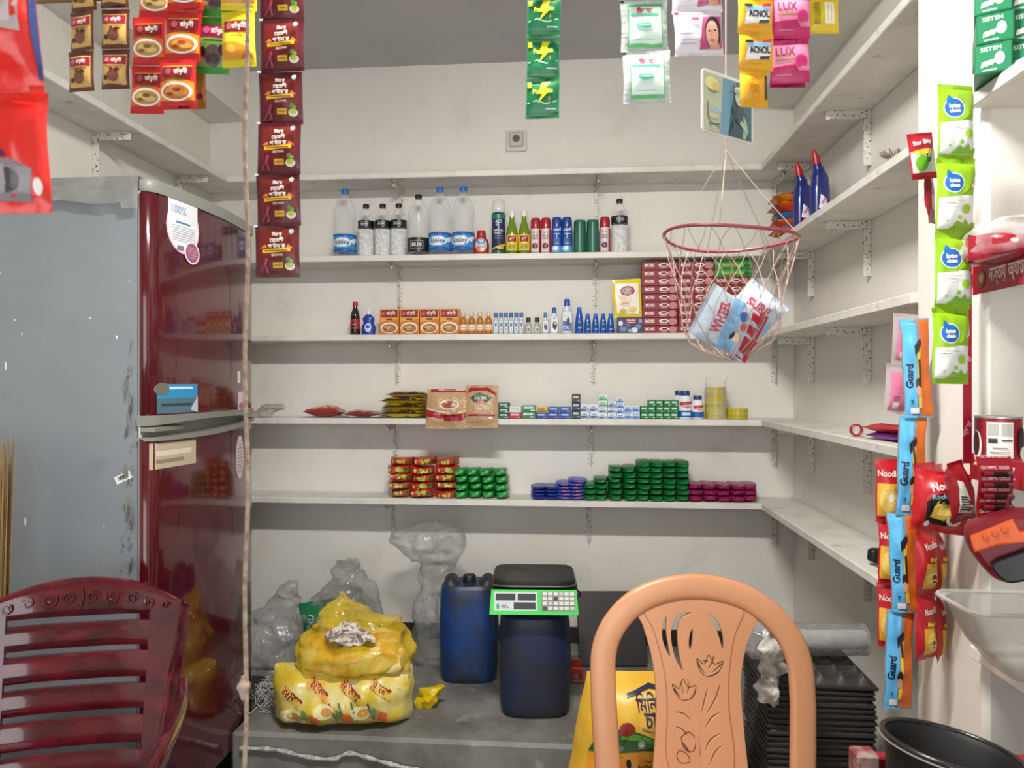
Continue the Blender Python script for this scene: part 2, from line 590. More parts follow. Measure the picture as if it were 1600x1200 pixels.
one('board', cbox(.001, .185, .6, SF - .001, 0, ST, .003), SHELF, s, smooth=False)
for yy in (1.5, 2.62, 3.2):
    bracket(s, 'left', (.001, yy, -.0005), 0, .15, .22)

# wall socket
p = atY(807, 221, YB)
s = thing('wall_socket', 'square white power socket on the back wall above the top shelf', 'socket', (p.x, YB, p.z))
one('plate', cbox(-.05, .05, -.012, -.0005, -.05, .05, .004), M('c9c7c2', .4), s, smooth=False)
one('raised_face', cbox(-.034, .034, -.022, -.012, -.03, .04, .006), M('b9b7b2', .4), s, smooth=False)
one('socket_hole', lathe([(.0, -.024), (.017, -.024), (.018, -.022), (.014, -.016)], 20), M('5c5b58', .5), s, T=Matrix.Translation((0, 0, .008)) @ Matrix.Rotation(R(90), 4, 'X') @ Matrix.Scale(-1, 4, (0, 0, 1)))
for x, z in ((-.006, .012), (.006, .012), (0, .001)):
    one('pin_hole', lathe([(.0025, 0), (.0025, .002)], 8), BLACK, s, (x, -.0245, z), (R(90), 0, 0))

# ================================================================ FRIDGE
MAROON = mixmat('gloss_maroon_door', '4f0a17', '430812', 3, .4, .7, r=.14, coat=.6)
GREY = mixmat('grey_fridge_side', '82888e', '7b8187', 2.5, .4, .7, r=.38, hc='5f6266', scale2=4, lo2=.66, hi2=.9)
SILV = M('8f9089', .35, .3)
FX = -1.235                                   # door front, flat part
fy0 = atX(233, 598, FX).y; fy1 = atX(396, 598, FX).y
ftop = CZ + (598 - 280) / F * dep((FX, fy0))
fridge = thing('fridge', 'tall two-door fridge with glossy maroon doors and grey side beside the shelves', 'fridge', (FX, (fy0 + fy1) / 2, 0))
hw = (fy1 - fy0) / 2
one('body', cbox(XL + .02 - FX, -.036, -hw + .012, hw - .012, .13, ftop - .02, .01), GREY, fridge, smooth=False)
one('stand', cbox(XL + .03 - FX, -.05, -hw + .03, hw - .03, 0.001, .128, .006), M('2a2a2c', .6), fridge, smooth=False)


def doorx(y, bow=.035, rad=.03):
    t = y / hw
    x = bow * (1 - t * t)
    e = hw - abs(y)
    if e < rad: x -= (rad - math.sqrt(max(0, rad * rad - (rad - e) ** 2))) * .9
    return x


def doorpoly(ext=0., bow=.035, n=26):
    ys = [hw * math.sin(math.pi / 2 * (-1 + 2 * i / n)) for i in range(n + 1)]
    pts = [(doorx(y, bow) + ext, y) for y in ys]
    return [(-.03, -hw)] + pts + [(-.03, hw)]


def prism(poly, z0, z1, b=.006):
    n = len(poly); v = []; f = []
    cx = sum(p[0] for p in poly) / n; cy = sum(p[1] for p in poly) / n
    for z, k in ((z0, .985), (z0 + b, 1), (z1 - b, 1), (z1, .985)):
        for x, y in poly: v.append((cx + (x - cx) * k, cy + (y - cy) * k, z))
    for j in range(3):
        for i in range(n):
            i2 = (i + 1) % n; f.append((j * n + i, j * n + i2, (j + 1) * n + i2, (j + 1) * n + i))
    f.append(tuple(range(n))[::-1]); f.append(tuple(3 * n + i for i in range(n)))
    return v, f


dn = dep((FX, fy0))
zpx = lambda y: CZ + (598 - y) / F * dn       # height at the door's near edge
du = one('upper_door', prism(doorpoly(), zpx(650), ftop - .035), MAROON, fridge)
dl = one('lower_door', prism(doorpoly(), .145, zpx(684)), MAROON, fridge)
one('top_cap', prism(doorpoly(.004), ftop - .033, ftop + .004), M('8b8e86', .4), fridge)
one('gasket', cbox(-.0355, -.0305, -hw + .004, hw - .004, .145, ftop - .03, .001), M('c4c5c2', .5), fridge, smooth=False)


def band(z0f, z1f, ext, n=30):
    ys = [-hw * .995 + 2 * hw * .995 * i / n for i in range(n + 1)]
    v = []; f = []
    for y in ys:
        x = doorx(y) + ext
        t = (y + hw) / (2 * hw)
        for xx, zz in ((x, z0f(t)), (x, z1f(t)), (x - .03, z1f(t)), (x - .03, z0f(t))): v.append((xx, y, zz))
    for i in range(n):
        for k in range(4):
            k2 = (k + 1) % 4; f.append((4 * i + k, 4 * i + 4 + k, 4 * i + 4 + k2, 4 * i + k2))
    f.append((0, 1, 2, 3)); f.append((4 * n + 3, 4 * n + 2, 4 * n + 1, 4 * n))
    return v, f


one('handle_trim', band(lambda t: zpx(666) + .012 * math.sin(math.pi * t), lambda t: zpx(650), .008), SILV, du)
one('handle_trim', band(lambda t: zpx(690) + .03 * t - .012 * math.sin(math.pi * t), lambda t: zpx(684) + .03 * t * t, .010), SILV, dl)
one('hinge_block', cbox(-.03, .014, -hw + .004, -hw + .17, zpx(676), zpx(668), .002), SILV, du, smooth=False)


def DP(px, py):
    p = atX(px, py, FX + .03); return p.y - (fy0 + fy1) / 2, p.z


dfn = lambda u, v, o: (doorx(max(-hw, min(hw, u))) + o, u, v)


def sticker(door, name, specs):
    o = obj(name, prt(specs, dfn, .02, .45, .001, name), door)
    return o


def dq(x0, y0, x1, y1, col):
    xm = (x0 + x1) / 2; return ('r', DP(x0, y1)[0], DP(xm, y1)[1], DP(x1, y0)[0], DP(xm, y0)[1], col)


def de(x, y, rx, ry, col):
    a, b = DP(x, y); c, d = DP(x + rx, y); e, g = DP(x, y - ry); return ('e', a, b, c - a, g - b, col)


def dt(s, x, y, h, col, mw=None):
    a, b = DP(x, y); e, g = DP(x, y - h); c, _ = DP(x + (mw or 100), y)
    return ('t', s, a, b, g - b, col, c - a)


def dlines(x0, x1, ys, col, h=1.2): return [dq(x0, y - h / 2, x1, y + h / 2, col) for y in ys]


SX = lambda x: 289 + (x - 289) * .82
stk0 = (dq, de, dt)
_dq, _de, _dt = dq, de, dt
dq = lambda a, b, c, d, k: _dq(SX(a), 358 + (b - 352) * .92, SX(c), 358 + (d - 352) * .92, k)
de = lambda x, y, a, b, k: _de(SX(x), 358 + (y - 352) * .92, a * .82, b * .92, k)
stk = [de(290, 350, 25, 45, 'e8b6cc'), de(290, 350, 23.5, 42, 'eef0f4'), dq(266, 306, 312, 340, 'e9ebef'), dt('100%', 284, 328, 13, '8ea9cc', 30), dq(278, 341, 300, 344, '4b83bd')]
stk += dlines(272, 308, (349, 353, 357, 361, 365, 369, 373), 'b9c1cf', 1) + [dq(279, 380, 289, 387, '7d7f88'), de(302, 393, 12, 19, 'eef0f4'), de(302, 393, 10, 16.5, 'a2557e')] + dlines(295, 309, (385, 389, 393, 397, 401), 'd9b7cb', 1)
sticker(du, 'round_energy_sticker', stk)
dq, de = _dq, _de
sticker(du, 'blue_sticker', [dq(257, 600, 308, 645, '2b8fc6'), dq(257, 622, 308, 645, '4f6f80'), dq(268, 604, 302, 608, 'cfe3ee'), de(263, 608, 9, 10, '6c6a62'), dq(262, 630, 300, 634, '2f3e48'), ('p', [DP(298, 640), DP(308, 618), DP(308, 644)], 'b8c6cc')])
sticker(dl, 'beige_sticker', [dq(251, 690, 306, 729, 'b9ac93'), dq(256, 702, 300, 710, 'd6ccb8'), dq(256, 716, 290, 722, '8f8168')])
sticker(du, 'small_white_sticker', [dq(371, 580, 377, 599, 'e6e0dd')])
sticker(du, 'small_white_sticker', [dq(372, 612, 388, 640, 'e0c6cc'), de(380, 634, 6, 5, 'b06878')])
sticker(dl, 'oval_label', [de(376, 714, 8, 34, 'd8c6c8')] + dlines(370, 381, range(690, 740, 5), 'a98d92', 1))
sfn = lambda u, v, o: (u, -hw + .012 - o, v)


def SP(px, py):
    p = atY(px, py, fy0 + .012); return p.x - FX, p.z


sd = []
sd_mark = []
for x, y, w, h in ((9, 572, 3, 14), (40, 815, 3, 14), (163, 822, 2, 3), (24, 500, 2, 3), (203, 440, 2, 2), (183, 527, 3, 6), (35, 522, 2, 5), (142, 497, 2, 3), (1, 426, 2, 3), (220, 640, 2, 8)):
    a, b = SP(x, y); sd_mark.append(('e', a, b, w * .0019 / 2, h * .0019 / 2, 'e4e6e8'))
a, b = SP(193, 746)
c_, s_ = math.cos(.42), math.sin(.42)
rot = lambda x, y: (a + (x * c_ - y * s_) * .0019, b + (x * s_ + y * c_) * .0019)
sd.append(('p', [rot(-14, -6), rot(14, -6), rot(14, 6), rot(-14, 6)], 'e8e8e6'))
for i in range(9): sd.append(('p', [rot(-9 + 2 * i, -2), rot(-8 + 2 * i + (i % 3) * .4, -2), rot(-8 + 2 * i + (i % 3) * .4, 4), rot(-9 + 2 * i, 4)], '2a2a2a'))
for i in range(40):
    x = 193 + random.random() ** .5 * 17; y = 520 + random.random() * 380
    a2, b2 = SP(x, y); sd_mark.append(('e', a2, b2, .001 + random.random() * .004, .004 + random.random() * .02, random.choice(['6f6e6a', '585651', '7b7a74'])))
obj('barcode_sticker', prt(sd, sfn, .05, .5, .0008, 'barcode_sticker'), fridge)
obj('scratches', prt(sd_mark, sfn, .05, .5, .0008, 'scratches'), fridge)['kind'] = 'stuff'

# plastic sheet on the fridge
def sheet(u, v):
    x = XL + .03 + u * (-1.26 - XL - .03)
    g = mnoise.noise(Vector((u * 7, v * 4, 3.))) * .012
    if v < .5:
        y = fy0 + (1 - v * 2) * .45; z = ftop + .006 + abs(g)
        return (x, y, z)
    t = (v - .5) * 2
    low = .075 + .03 * mnoise.noise(Vector((u * 3, 0, 8.))) + (.02 if u > .9 else 0)
    return (x + g * t * .8, fy0 - .012 - abs(g) * t * 1.2 - .004, ftop + .006 - t * low)


tag(one('plastic_sheet', slab(sheet, 60, 26, .0015), FILM2), 'crumpled clear plastic sheet draped over the fridge top', 'plastic sheet')


# ================================================================ CHAIRS
def curve_cut(outer, holes, thick, bev=.0018):
    cu = bpy.data.curves.new('cut', 'CURVE'); cu.dimensions = '2D'; cu.fill_mode = 'BOTH'
    cu.extrude = thick / 2; cu.bevel_depth = bev; cu.bevel_resolution = 1
    for pts in [outer] + holes:
        sp = cu.splines.new('POLY'); sp.points.add(len(pts) - 1); sp.use_cyclic_u = True
        for p, (x, y) in zip(sp.points, pts): p.co = (x, y, 0, 1)
    o = bpy.data.objects.new('cut', cu); COL.objects.link(o)
    me = bpy.data.meshes.new_from_object(o.evaluated_get(bpy.context.evaluated_depsgraph_get()))
    v = [(p.co.x, -p.co.z, p.co.y) for p in me.vertices]; f = [tuple(p.vertices) for p in me.polygons]
    bpy.data.objects.remove(o); bpy.data.curves.remove(cu); bpy.data.meshes.remove(me)
    return v, f


def smoothpts(pts, n=6, closed=False):
    out = []; L = len(pts)
    rng = range(L if closed else L - 1)
    for i in rng:
        if closed: p0, p1, p2, p3 = pts[i - 1], pts[i], pts[(i + 1) % L], pts[(i + 2) % L]
        else: p0, p1, p2, p3 = pts[max(i - 1, 0)], pts[i], pts[i + 1], pts[min(i + 2, L - 1)]
        for k in range(n):
            t = k / n
            out.append(tuple(.5 * (2 * b + (c - a) * t + (2 * a - 5 * b + 4 * c - d) * t * t + (3 * b - a - 3 * c + d) * t ** 3) for a, b, c, d in zip(p0, p1, p2, p3)))
    if not closed: out.append(tuple(pts[-1]))
    return out


def crescent(pts, w):
    """closed sliver along a smooth line, thick in the middle"""
    P = smoothpts(pts, 5); n = len(P); a = []; b = []
    for i, (x, y) in enumerate(P):
        xa, ya = P[max(i - 1, 0)]; xb, yb = P[min(i + 1, n - 1)]
        dx, dy = xb - xa, yb - ya; L = math.hypot(dx, dy)
        k = w * .72 * math.sin(math.pi * (i + .35) / (n - .3)) ** .7 + .25
        a.append((x - dy / L * k, y + dx / L * k)); b.append((x + dy / L * k, y - dx / L * k))
    return a + b[::-1]


def chair_base(root, mat, w, seat_z=.44, d=.46):
    def sf(u, v):
        x = (u - .5) * w * (1.08 - .12 * v); y = -d + v * d
        return (x, y, seat_z - .02 * math.sin(math.pi * u) * math.sin(math.pi * v) - (.03 * max(0, .15 - v) / .15))
    v, f = grid(sf, 16, 14)
    n = len(v); v2 = [(a, b, c - .012) for a, b, c in v]
    rimv = slab(lambda u, q: sf(u, q), 16, 14, 0)
    mb = MB(); mb.add((v + v2, f + [tuple(n + i for i in q)[::-1] for q in f]), mat)
    mb.add(tube([(-w / 2, -.01, seat_z - .02), (-w / 2 * 1.07, -d * .5, seat_z - .02), (-w / 2 * 1.06, -d + .02, seat_z - .03), (w / 2 * 1.06, -d + .02, seat_z - .03), (w / 2 * 1.07, -d * .5, seat_z - .02), (w / 2, -.01, seat_z - .02)], .014, 8), mat)
    mb.build('seat', root)
    for sx in (-1, 1):
        for y, dy in ((-d + .03, -.03), (-.03, .06)):
            one('leg', loft([(sx * w * .54, y + dy, 0.001, .024, .018), (sx * w * .5, y + dy * .4, seat_z * .6, .028, .02), (sx * w * .48, y, seat_z - .005, .032, .024)], 12, 3.), mat, root)


# ---- salmon chair with the flower splat
PEACH = mixmat('salmon_plastic', 'c48e68', 'bc8560', 4, .4, .7, r=.32, hc='a9744f', scale2=7, lo2=.66, hi2=.85)
CD = 1.86; CS = CD / F
cc = atD(1102, 598, CD)
chair = thing('plastic_chair', 'salmon pink plastic chair with a flower cut-out splat in an arched frame', 'chair', (cc.x, cc.y, 0), (0, 0, TH))
ctop = CZ - 299 * CS
lean = lambda z: (z - .44) * .16


def cp(x, y):
    k = CS
    for _ in range(3):
        z = CZ - (y - 598) * k; k = CS * (1 + lean(z) / CD)
    return (x - 1102) * k, CZ - (y - 598) * k



arch = smoothpts([(951, 1215), (949, 1150), (948, 1080), (951, 1020), (968, 978), (1000, 944), (1042, 924), (1095, 916), (1150, 924), (1195, 945), (1234, 984), (1255, 1030), (1259, 1090), (1257, 1150), (1254, 1215)], 5)
path = [(x, lean(z), z) for x, z in (cp(*p) for p in arch)]
path = [(path[0][0] * 1., 0, .43)] + path + [(path[-1][0], 0, .43)]
one('arched_frame', tube(path, 1, 16, flat=(.033, .015)), PEACH, chair)
outer = smoothpts([(994, 938), (1042, 922), (1095, 914), (1150, 922), (1200, 942), (1190, 968), (1172, 1010), (1162, 1060), (1163, 1130), (1170, 1232)], 4) + smoothpts([(1018, 1232), (1027, 1150), (1031, 1090), (1027, 1030), (1014, 975)], 4)
hol = [crescent([(1050, 962), (1046, 985), (1048, 1005), (1054, 1026)], 6), crescent([(1091, 956), (1073, 962), (1063, 980), (1062, 1005), (1066, 1028), (1073, 1048)], 8),
       crescent([(1090, 981), (1087, 1000), (1086, 1016)], 5), crescent([(1115, 956), (1127, 972), (1134, 992), (1137, 1015)], 6)]
for c in ([(1094, 1026), (1099, 1040), (1108, 1052)], [(1104, 1030), (1114, 1034)], [(1112, 1046), (1119, 1034), (1122, 1022)], [(1118, 1050), (1128, 1042), (1137, 1033)], [(1137, 1033), (1130, 1048), (1116, 1056)][1:],
          [(1055, 1066), (1060, 1078), (1068, 1088)], [(1068, 1062), (1070, 1072), (1072, 1084)], [(1078, 1058), (1081, 1070), (1078, 1084)], [(1092, 1072), (1090, 1082), (1083, 1091)],
          [(1111, 1072), (1105, 1092), (1100, 1112)], [(1131, 1065), (1122, 1090), (1105, 1118)], [(1130, 1111), (1115, 1120), (1103, 1138)], [(1058, 1111), (1072, 1114), (1082, 1124)],
          [(1058, 1134), (1068, 1138), (1078, 1150)], [(1130, 1144), (1112, 1154), (1102, 1174)], [(1132, 1162), (1118, 1174), (1108, 1196)], [(1066, 1156), (1074, 1168), (1080, 1176)], [(1094, 1150), (1094, 1166), (1095, 1182)]):
    hol.append(crescent(c, 2.7))
v, f = curve_cut([cp(*p) for p in outer], [[cp(*p) for p in h] for h in hol], .009)
splat = one('splat', ([(x, y + lean(z), z) for x, y, z in v], f), PEACH, chair, smooth=False)
rim = MB(); GROOVE_SHADE = M('a8643d', .4); CUT_SHADE = M('5e3820', .6)  # darker tones paint in the shade of the frame groove and petal cuts
for c in ([(1060, 1238), (1042, 1180), (1046, 1110), (1044, 1050), (1030, 985), (1014, 950), (1040, 938), (1095, 930), (1150, 938), (1172, 952), (1156, 990), (1146, 1040), (1142, 1100), (1148, 1180), (1140, 1238)],
          [(1098, 1120), (1094, 1160), (1092, 1205)], [(1080, 1094), (1086, 1130), (1090, 1180)], [(1068, 1092), (1058, 1078), (1056, 1068), (1066, 1074), (1072, 1060), (1080, 1072), (1092, 1070), (1086, 1088), (1070, 1093)],
          [(1106, 1054), (1098, 1044), (1096, 1028), (1106, 1036), (1114, 1022), (1122, 1036), (1136, 1032), (1126, 1050), (1108, 1056)], [(1062, 1170), (1074, 1176), (1078, 1188), (1064, 1190), (1058, 1180), (1062, 1170)], [(1066, 1150), (1078, 1142), (1088, 1154), (1084, 1172), (1070, 1168), (1066, 1150)]):
    P = [cp(*q) for q in smoothpts(c, 5)]
    rim.add(tube([(x, lean(z) - .0055, z) for x, z in P], .0022 if c[0][0] in (1060, 1098, 1080) else .0017, 5), GROOVE_SHADE if c[0][0] == 1060 else (PEACH if c[0][0] in (1098, 1080) else CUT_SHADE))
rim.build('raised_flower_relief', splat)
chair_base(chair, PEACH, .46)

# ---- maroon chair with the slatted back
RED = mixmat('marbled_maroon_plastic', '5a0d1a', '360811', 7, .35, .65, r=.13, hc='7d1a2b', scale2=4, lo2=.55, hi2=.75, coat=.6, stretch=(1, 1, 2.5))
RD = 1.86; RS = RD / F
rc = atD(112, 598, RD)
rch = thing('plastic_chair', 'glossy maroon plastic armchair with a slatted back standing by the fridge', 'chair', (rc.x, rc.y, 0), (0, 0, TH + R(11)))
rz = lambda y: CZ - (y - 598) * RS * 1.035
RW = .285
ry = lambda x, z: (z - .44) * .17 - .55 * max(0, abs(x) - .05) ** 2 * 1.6


def rband(x0, x1, z0f, z1f, t, nu=30, nv=5):
    def fn(u, v):
        x = x0 + (x1 - x0) * u; z = z0f(x) + (z1f(x) - z0f(x)) * v
        e = 4 * v * (1 - v)
        return (x, ry(x, z) - .006 * e ** .4, z)
    return slab(fn, nu, nv, t)


topz = lambda x: rz(905) - 1.05 * x * x * (1 if x > 0 else 1) - (.02 * max(0, (abs(x) - .24) / .045) ** 2)
one('top_rail', rband(-RW, RW, lambda x: rz(962), topz, .014, 40, 8), RED, rch)
for i, (ya, yb) in enumerate(((972, 1008), (1017, 1055), (1065, 1101), (1111, 1150), (1160, 1193), (1203, 1245))):
    one('slat', rband(-.195, .195, lambda x: rz(yb), lambda x: rz(ya), .010), RED, rch)
for sx in (-1, 1):
    def sr(u, v, sx=sx):
        z = rz(1260) + (rz(940) - rz(1260)) * v
        k = v ** .8
        xi = .172 - .012 * (1 - v); xo = .215 + .07 * k
        x = sx * (xi + (xo - xi) * (u if sx > 0 else 1 - u))
        return (x, ry(x, z) - .006 - .05 * (abs(x) > xo - .03) * ((abs(x) - xo + .03) / .03) * .8, z)
    one('side_rail', slab(sr, 12, 16, .012), RED, rch)
    one('armrest', tube(smoothpts([(sx * .27, ry(.27, .66) - .02, .66), (sx * .295, -.15, .655), (sx * .30, -.32, .64), (sx * .29, -.42, .60), (sx * .27, -.44, .45)], 6), 1, 10, flat=(.026, .012)), RED, rch)
orn = MB()
xs = lambda px: (px - 131) * RS
for k in (-1, 1):
    for cx, cz, r0, turns, ph in ((.028, rz(934), .016, 1.4, 0), (.075, rz(936), .018, 1.5, 2.5), (.125, rz(938), .015, 1.3, .5), (.17, rz(944), .014, 1.3, 2.2), (.21, rz(948), .010, 1.2, 0)):
        P = []
        for j in range(18):
            t = j / 17; a = ph + turns * 2 * math.pi * t; r = r0 * (1 - .75 * t)
            x = k * (cx + r * math.cos(a)); z = cz + r * math.sin(a)
            P.append((x, ry(x, z) - .0095, z))
        one('scroll', tube(P, [.0032 * (1 - .5 * j / 17) for j in range(18)], 5), RED, rch)
orn.add(tube([(0, ry(0, rz(946)) - .0095, rz(946)), (.004, ry(0, rz(930)) - .0095, rz(934)), (0, ry(0, rz(920)) - .0095, rz(918))], .004, 5), RED)
orn.build('scroll', rch)
chair_base(rch, RED, .50)


# ================================================================ ON THE PLATFORM
def onplat(px, py): return atZ(px, py, PZ)


BLUE = mixmat('dirty_blue_drum', '143c78', '0f2c58', 4, .4, .65, r=.4, hc='24272b', scale2=4.5, lo2=.42, hi2=.60, bump=.1)
NAVY = mixmat('grimy_navy_drum', '1b2750', '151d3a', 4, .4, .65, r=.45, hc='27282b', scale2=4.2, lo2=.40, hi2=.60, bump=.1)


def drum(label, px, base, w, h, mat, rotz):
    p = onplat(px, base)
    d = thing('plastic_drum', label, 'drum', (p.x, p.y + w * .42, PZ), (0, 0, rotz))
    a, b = w / 2, w * .40
    keys = [(0, 0, 0.001, a * .84, b * .84), (0, 0, .02, a * .93, b * .93), (0, 0, h * .12, a * .97, b * .97), (0, 0, h * .5, a, b), (0, 0, h * .82, a * .97, b * .97), (0, 0, h * .90, a * .93, b * .93), (0, 0, h * .93, a * .86, b * .84)]
    one('body', loft(lerp_rings(keys, 3), 32, 3.6), mat, d)
    sh = MB()
    for sx in (-1, 1):
        sh.add(loft(lerp_rings([(sx * a * .58, 0, h * .92, a * .28, b * .75), (sx * a * .62, 0, h * .975, a * .2, b * .6), (sx * a * .62, 0, h * .995, a * .1, b * .4)], 3), 20, 2.6), M('2a2d33', .5))
    sh.build('shoulder_grips', d)
    c = one('screw_cap', lathe([(.026, 0), (.027, .004), (.027, .026), (.024, .03)], 20), M('1c1d20', .45), d, (0, 0, h * .93))
    one('neck', lathe([(.03, -.01), (.03, .0), (.024, .003)], 20), M('222428', .5), d, (0, 0, h * .93))
    return d


d1 = drum('blue plastic drum with black cap standing by the back wall', 728, 1072, .247, .425, BLUE, TH)
sd2 = 1.23 * F / 529
d2 = drum('grimy navy plastic drum carrying the weighing scale', 833, 1128, .270, .405, NAVY, TH)
dz = PZ + .405

# weighing scale on the front drum
GRN = M('3fd14a', .35)
sp = d2.location
sw = .318
scale = thing('weighing_scale', 'lime green digital price scale with black tray on the drum', 'scale', (sp.x - .002, sp.y - .02, dz - .004), (0, 0, TH - .03))
bd = MB()
front = [(-.135, 0.0), (-.15, .02), (-.14, .045), (-.05, .085), (.13, .085), (.14, .02), (.13, 0)]
v = []; n = len(front)
for x, k in ((-sw / 2, .92), (-sw / 2 + .012, 1), (sw / 2 - .012, 1), (sw / 2, .92)):
    for y, z in front: v.append((x, y * k, .043 + (z - .043) * k))
f = [(j * n + i, (j + 1) * n + i, (j + 1) * n + (i + 1) % n, j * n + (i + 1) % n) for j in range(3) for i in range(n)] + [tuple(range(n)), tuple(3 * n + i for i in range(n))[::-1]]
bd.add((v, f), M('2e3331', .45)); bdo = bd.build('body', scale)
# the keyboard face: a lime bezel nearly upright
pa = Vector((0, -.152, .012)); pb = Vector((0, -.128, .088)); up = (pb - pa).normalized(); nrm = Vector((0, -up.z, up.y))
ffn = lambda u, v_, o: tuple(Vector((u, 0, 0)) + pa + up * v_ + nrm * (.004 + o))
L = (pb - pa).length
one('lime_bezel', ([tuple(Vector((x, 0, 0)) + pa + up * q + nrm * o) for o in (-.03, .004) for x, q in ((-.158, -.006), (.158, -.006), (.152, L), (-.152, L))], [(4, 5, 6, 7), (0, 4, 7, 3), (1, 2, 6, 5), (3, 7, 6, 2), (0, 1, 5, 4), (0, 3, 2, 1)]), GRN, scale, smooth=False)
obj('display_panel', prt([('r', -.142, .008, .012, L - .008, 'c9ced2'), ('r', -.136, .042, -.066, L - .014, '20252a'), ('r', -.058, .042, .006, L - .014, '20252a'), ('r', -.072, .012, .006, .036, '20252a'), ('t', 'RFL', -.102, .022, .012, '4a5258'), ('e', -.128, .022, .006, .009, '3aa07a')], ffn, .05, .3, .001, 'display_panel'), scale)
kb = MB()
kb.add(([ffn(x, q, .001) for x, q in ((.024, .006), (.146, .006), (.146, L - .006), (.024, L - .006))], [(0, 1, 2, 3)]), M('8b9088', .5), smooth=False)
kbo = kb.build('keypad', scale)
for i in range(6):
    for j in range(4):
        x = .031 + i * .0195; q = .011 + j * .0165
        kk = MB()
        kk.add(([ffn(x + a, q + b, o) for o in (.0012, .004) for a, b in ((0, 0), (.0145, 0), (.0145, .0115), (0, .0115))], [(4, 5, 6, 7), (0, 1, 5, 4), (1, 2, 6, 5), (2, 3, 7, 6), (3, 0, 4, 7)]), M(['d8dad4', 'c2c5be', '3b3e3d'][0 if (i * 7 + j * 3) % 5 else (1 if i % 2 else 2)], .5), smooth=False)
        kk.build('key', kbo)
one('tray', loft([(0, 0.0, .094, .140, .118), (0, 0, .098, .152, .13), (0, 0, .112, .152, .13), (0, 0, .118, .146, .124)], 44, 8), M('2b2a27', .3, .4), scale)
one('steel_lip', loft([(0, 0.0, .0985, .1535, .1315), (0, 0, .1025, .1535, .1315)], 44, 8), M('a9aaa6', .3, .8), scale)
one('tray_post', lathe([(.03, .08), (.03, .097)], 14), BLACK, scale)
obj('embossed_name', prt([('t', 'ROYAL', 0, -.0, .03, '4a4842', .14)], lambda u, v_, o: (u, v_ + .0, .1182 + o), .05, .4, .0004, 'embossed_name'), scale)
one('power_plug_lead', tube(smoothpts([(.155, .05, .05), (.175, .04, .03), (.17, .06, .01), (.16, .1, .0)], 5), .003, 6), BLACK, scale)

# dark board against the wall
p = onplat(958, 1043)
bo = tag(one('board_panel', cbox(-.148, .148, -.012, 0, 0, .315, .003), mixmat('dark_board', '241a18', '1b1413', 5, .4, .6, r=.45), None, (p.x, p.y, PZ + .004), (-R(23), 0, TH), smooth=False), 'dark brown square board leaning against the back wall behind the chair', 'board')
p = onplat(902, 1068)
rf = MB()
for b_ in ((-.026, .026, 0, .012, 0, .01), (-.026, .026, 0, .012, .05, .06), (-.026, -.016, 0, .012, .01, .05), (.016, .026, 0, .012, .01, .05), (-.026, -.016, .012, .10, 0, .01), (.016, .026, .012, .10, 0, .01), (-.026, .026, .1, .112, 0, .06)):
    rf.add(cbox(*b_, .002), M('b23a2c', .4), smooth=False)
tag(rf.build('plastic_rack', None, (p.x, p.y, PZ + .001), (0, 0, TH)), 'small red plastic frame on the platform beside the navy drum', 'rack')

# yellow bags
YEL = filmmat('yellow_film', 'e8c81c', .82, .95, rough=.25, scale=9, gloss=.4, bump=.7)
YIN = mixmat('packets_inside', 'e3d48a', 'd99a3a', 9, .45, .55, r=.35, hc='c9612c', scale2=5, lo2=.58, hi2=.66, bump=.4)
p = onplat(519, 1150)
yb = thing('shopping_bag', 'full yellow plastic bag with red lettering lying on the platform', 'bag', (p.x, p.y + .13, PZ), (0, 0, TH))
pr = pk('body', .50, .205, .27, mixmat('yellow_bag_film', 'd6bb3c', 'ddd08c', 9, .45, .62, r=.28, hc='c2992c', scale2=14, lo2=.58, hi2=.7, bump=.5, coat=.3), [], crimp=.02, pu=2.6, pv=2.6, q=.5, waist=.0, wr=.018, wf=13, seed=3, nu=40, nv=26)
lo = obj('body', pr[0], yb)


def yfn(u, v_, o):
    w, h, t = .50, .205, .27
    z = v_ - h / 2; A = max(0, 1 - abs(u / (w / 2)) ** 2.6) ** .5; lb = h / 2 - .0041; B = max(0, 1 - abs(z / lb) ** 2.6) ** .5 if abs(z) < lb else 0
    bl = t / 2 * A * B
    g = mnoise.noise(Vector((u * 13, z * 13 * .7, 15.9 - 1))); g2 = mnoise.noise(Vector((u * 13 * 2.3, z * 13 * 1.1, 6.9 + 1)))
    bl += .018 * (g + .6 * g2) * (A * B) ** .5 * 1.3
    wob = .0144 * mnoise.noise(Vector((u * 8, z * 14, 27.3)))
    x = u + wob
    return (x, -max(bl, 0) + .0126 * mnoise.noise(Vector((x * 20, z * 6, 7.))) - o, v_)


def para(cx, cz, w, h, sl): return [(cx - w / 2, cz - h / 2 + sl * w / 2), (cx + w / 2, cz - h / 2 - sl * w / 2), (cx + w / 2, cz + h / 2 - sl * w / 2), (cx - w / 2, cz + h / 2 + sl * w / 2)]


ys = []
for i, (cx, cz) in enumerate(((-.16, .125), (-.065, .15), (.05, .15), (.15, .15))):
    ys.append(('p', para(cx, cz, .075, .032, .75), ['dcc050', 'e0a24a', 'd8b04a', 'dcb84a'][i]))
    ys.append(('t', 'মালা', cx, cz, .034, '8f1a34', .085, -.62, .03))
for cx, cz, rx in ((-.15, .06, .05), (-.04, .085, .035), (.09, .08, .035)): ys += [('e', cx, cz, rx, .028, 'ece2a8'), ('e', cx + .01, cz, rx * .6, .016, 'd8a04a')]
for cx in (-.02, .015, .055, .11): ys.append(('l', [(cx, .115), (cx + .012, .08), (cx + .028, .045)], .006, '5d6b5a'))
for cx in (-.075, .045, .165): ys += [('p', para(cx, .055, .03, .04, .5), 'd5652c'), ('p', para(cx - .03, .075, .022, .03, .5), '6f8a52')]
obj('printed_label', prt(ys, yfn, .012, .3, .0025), lo)
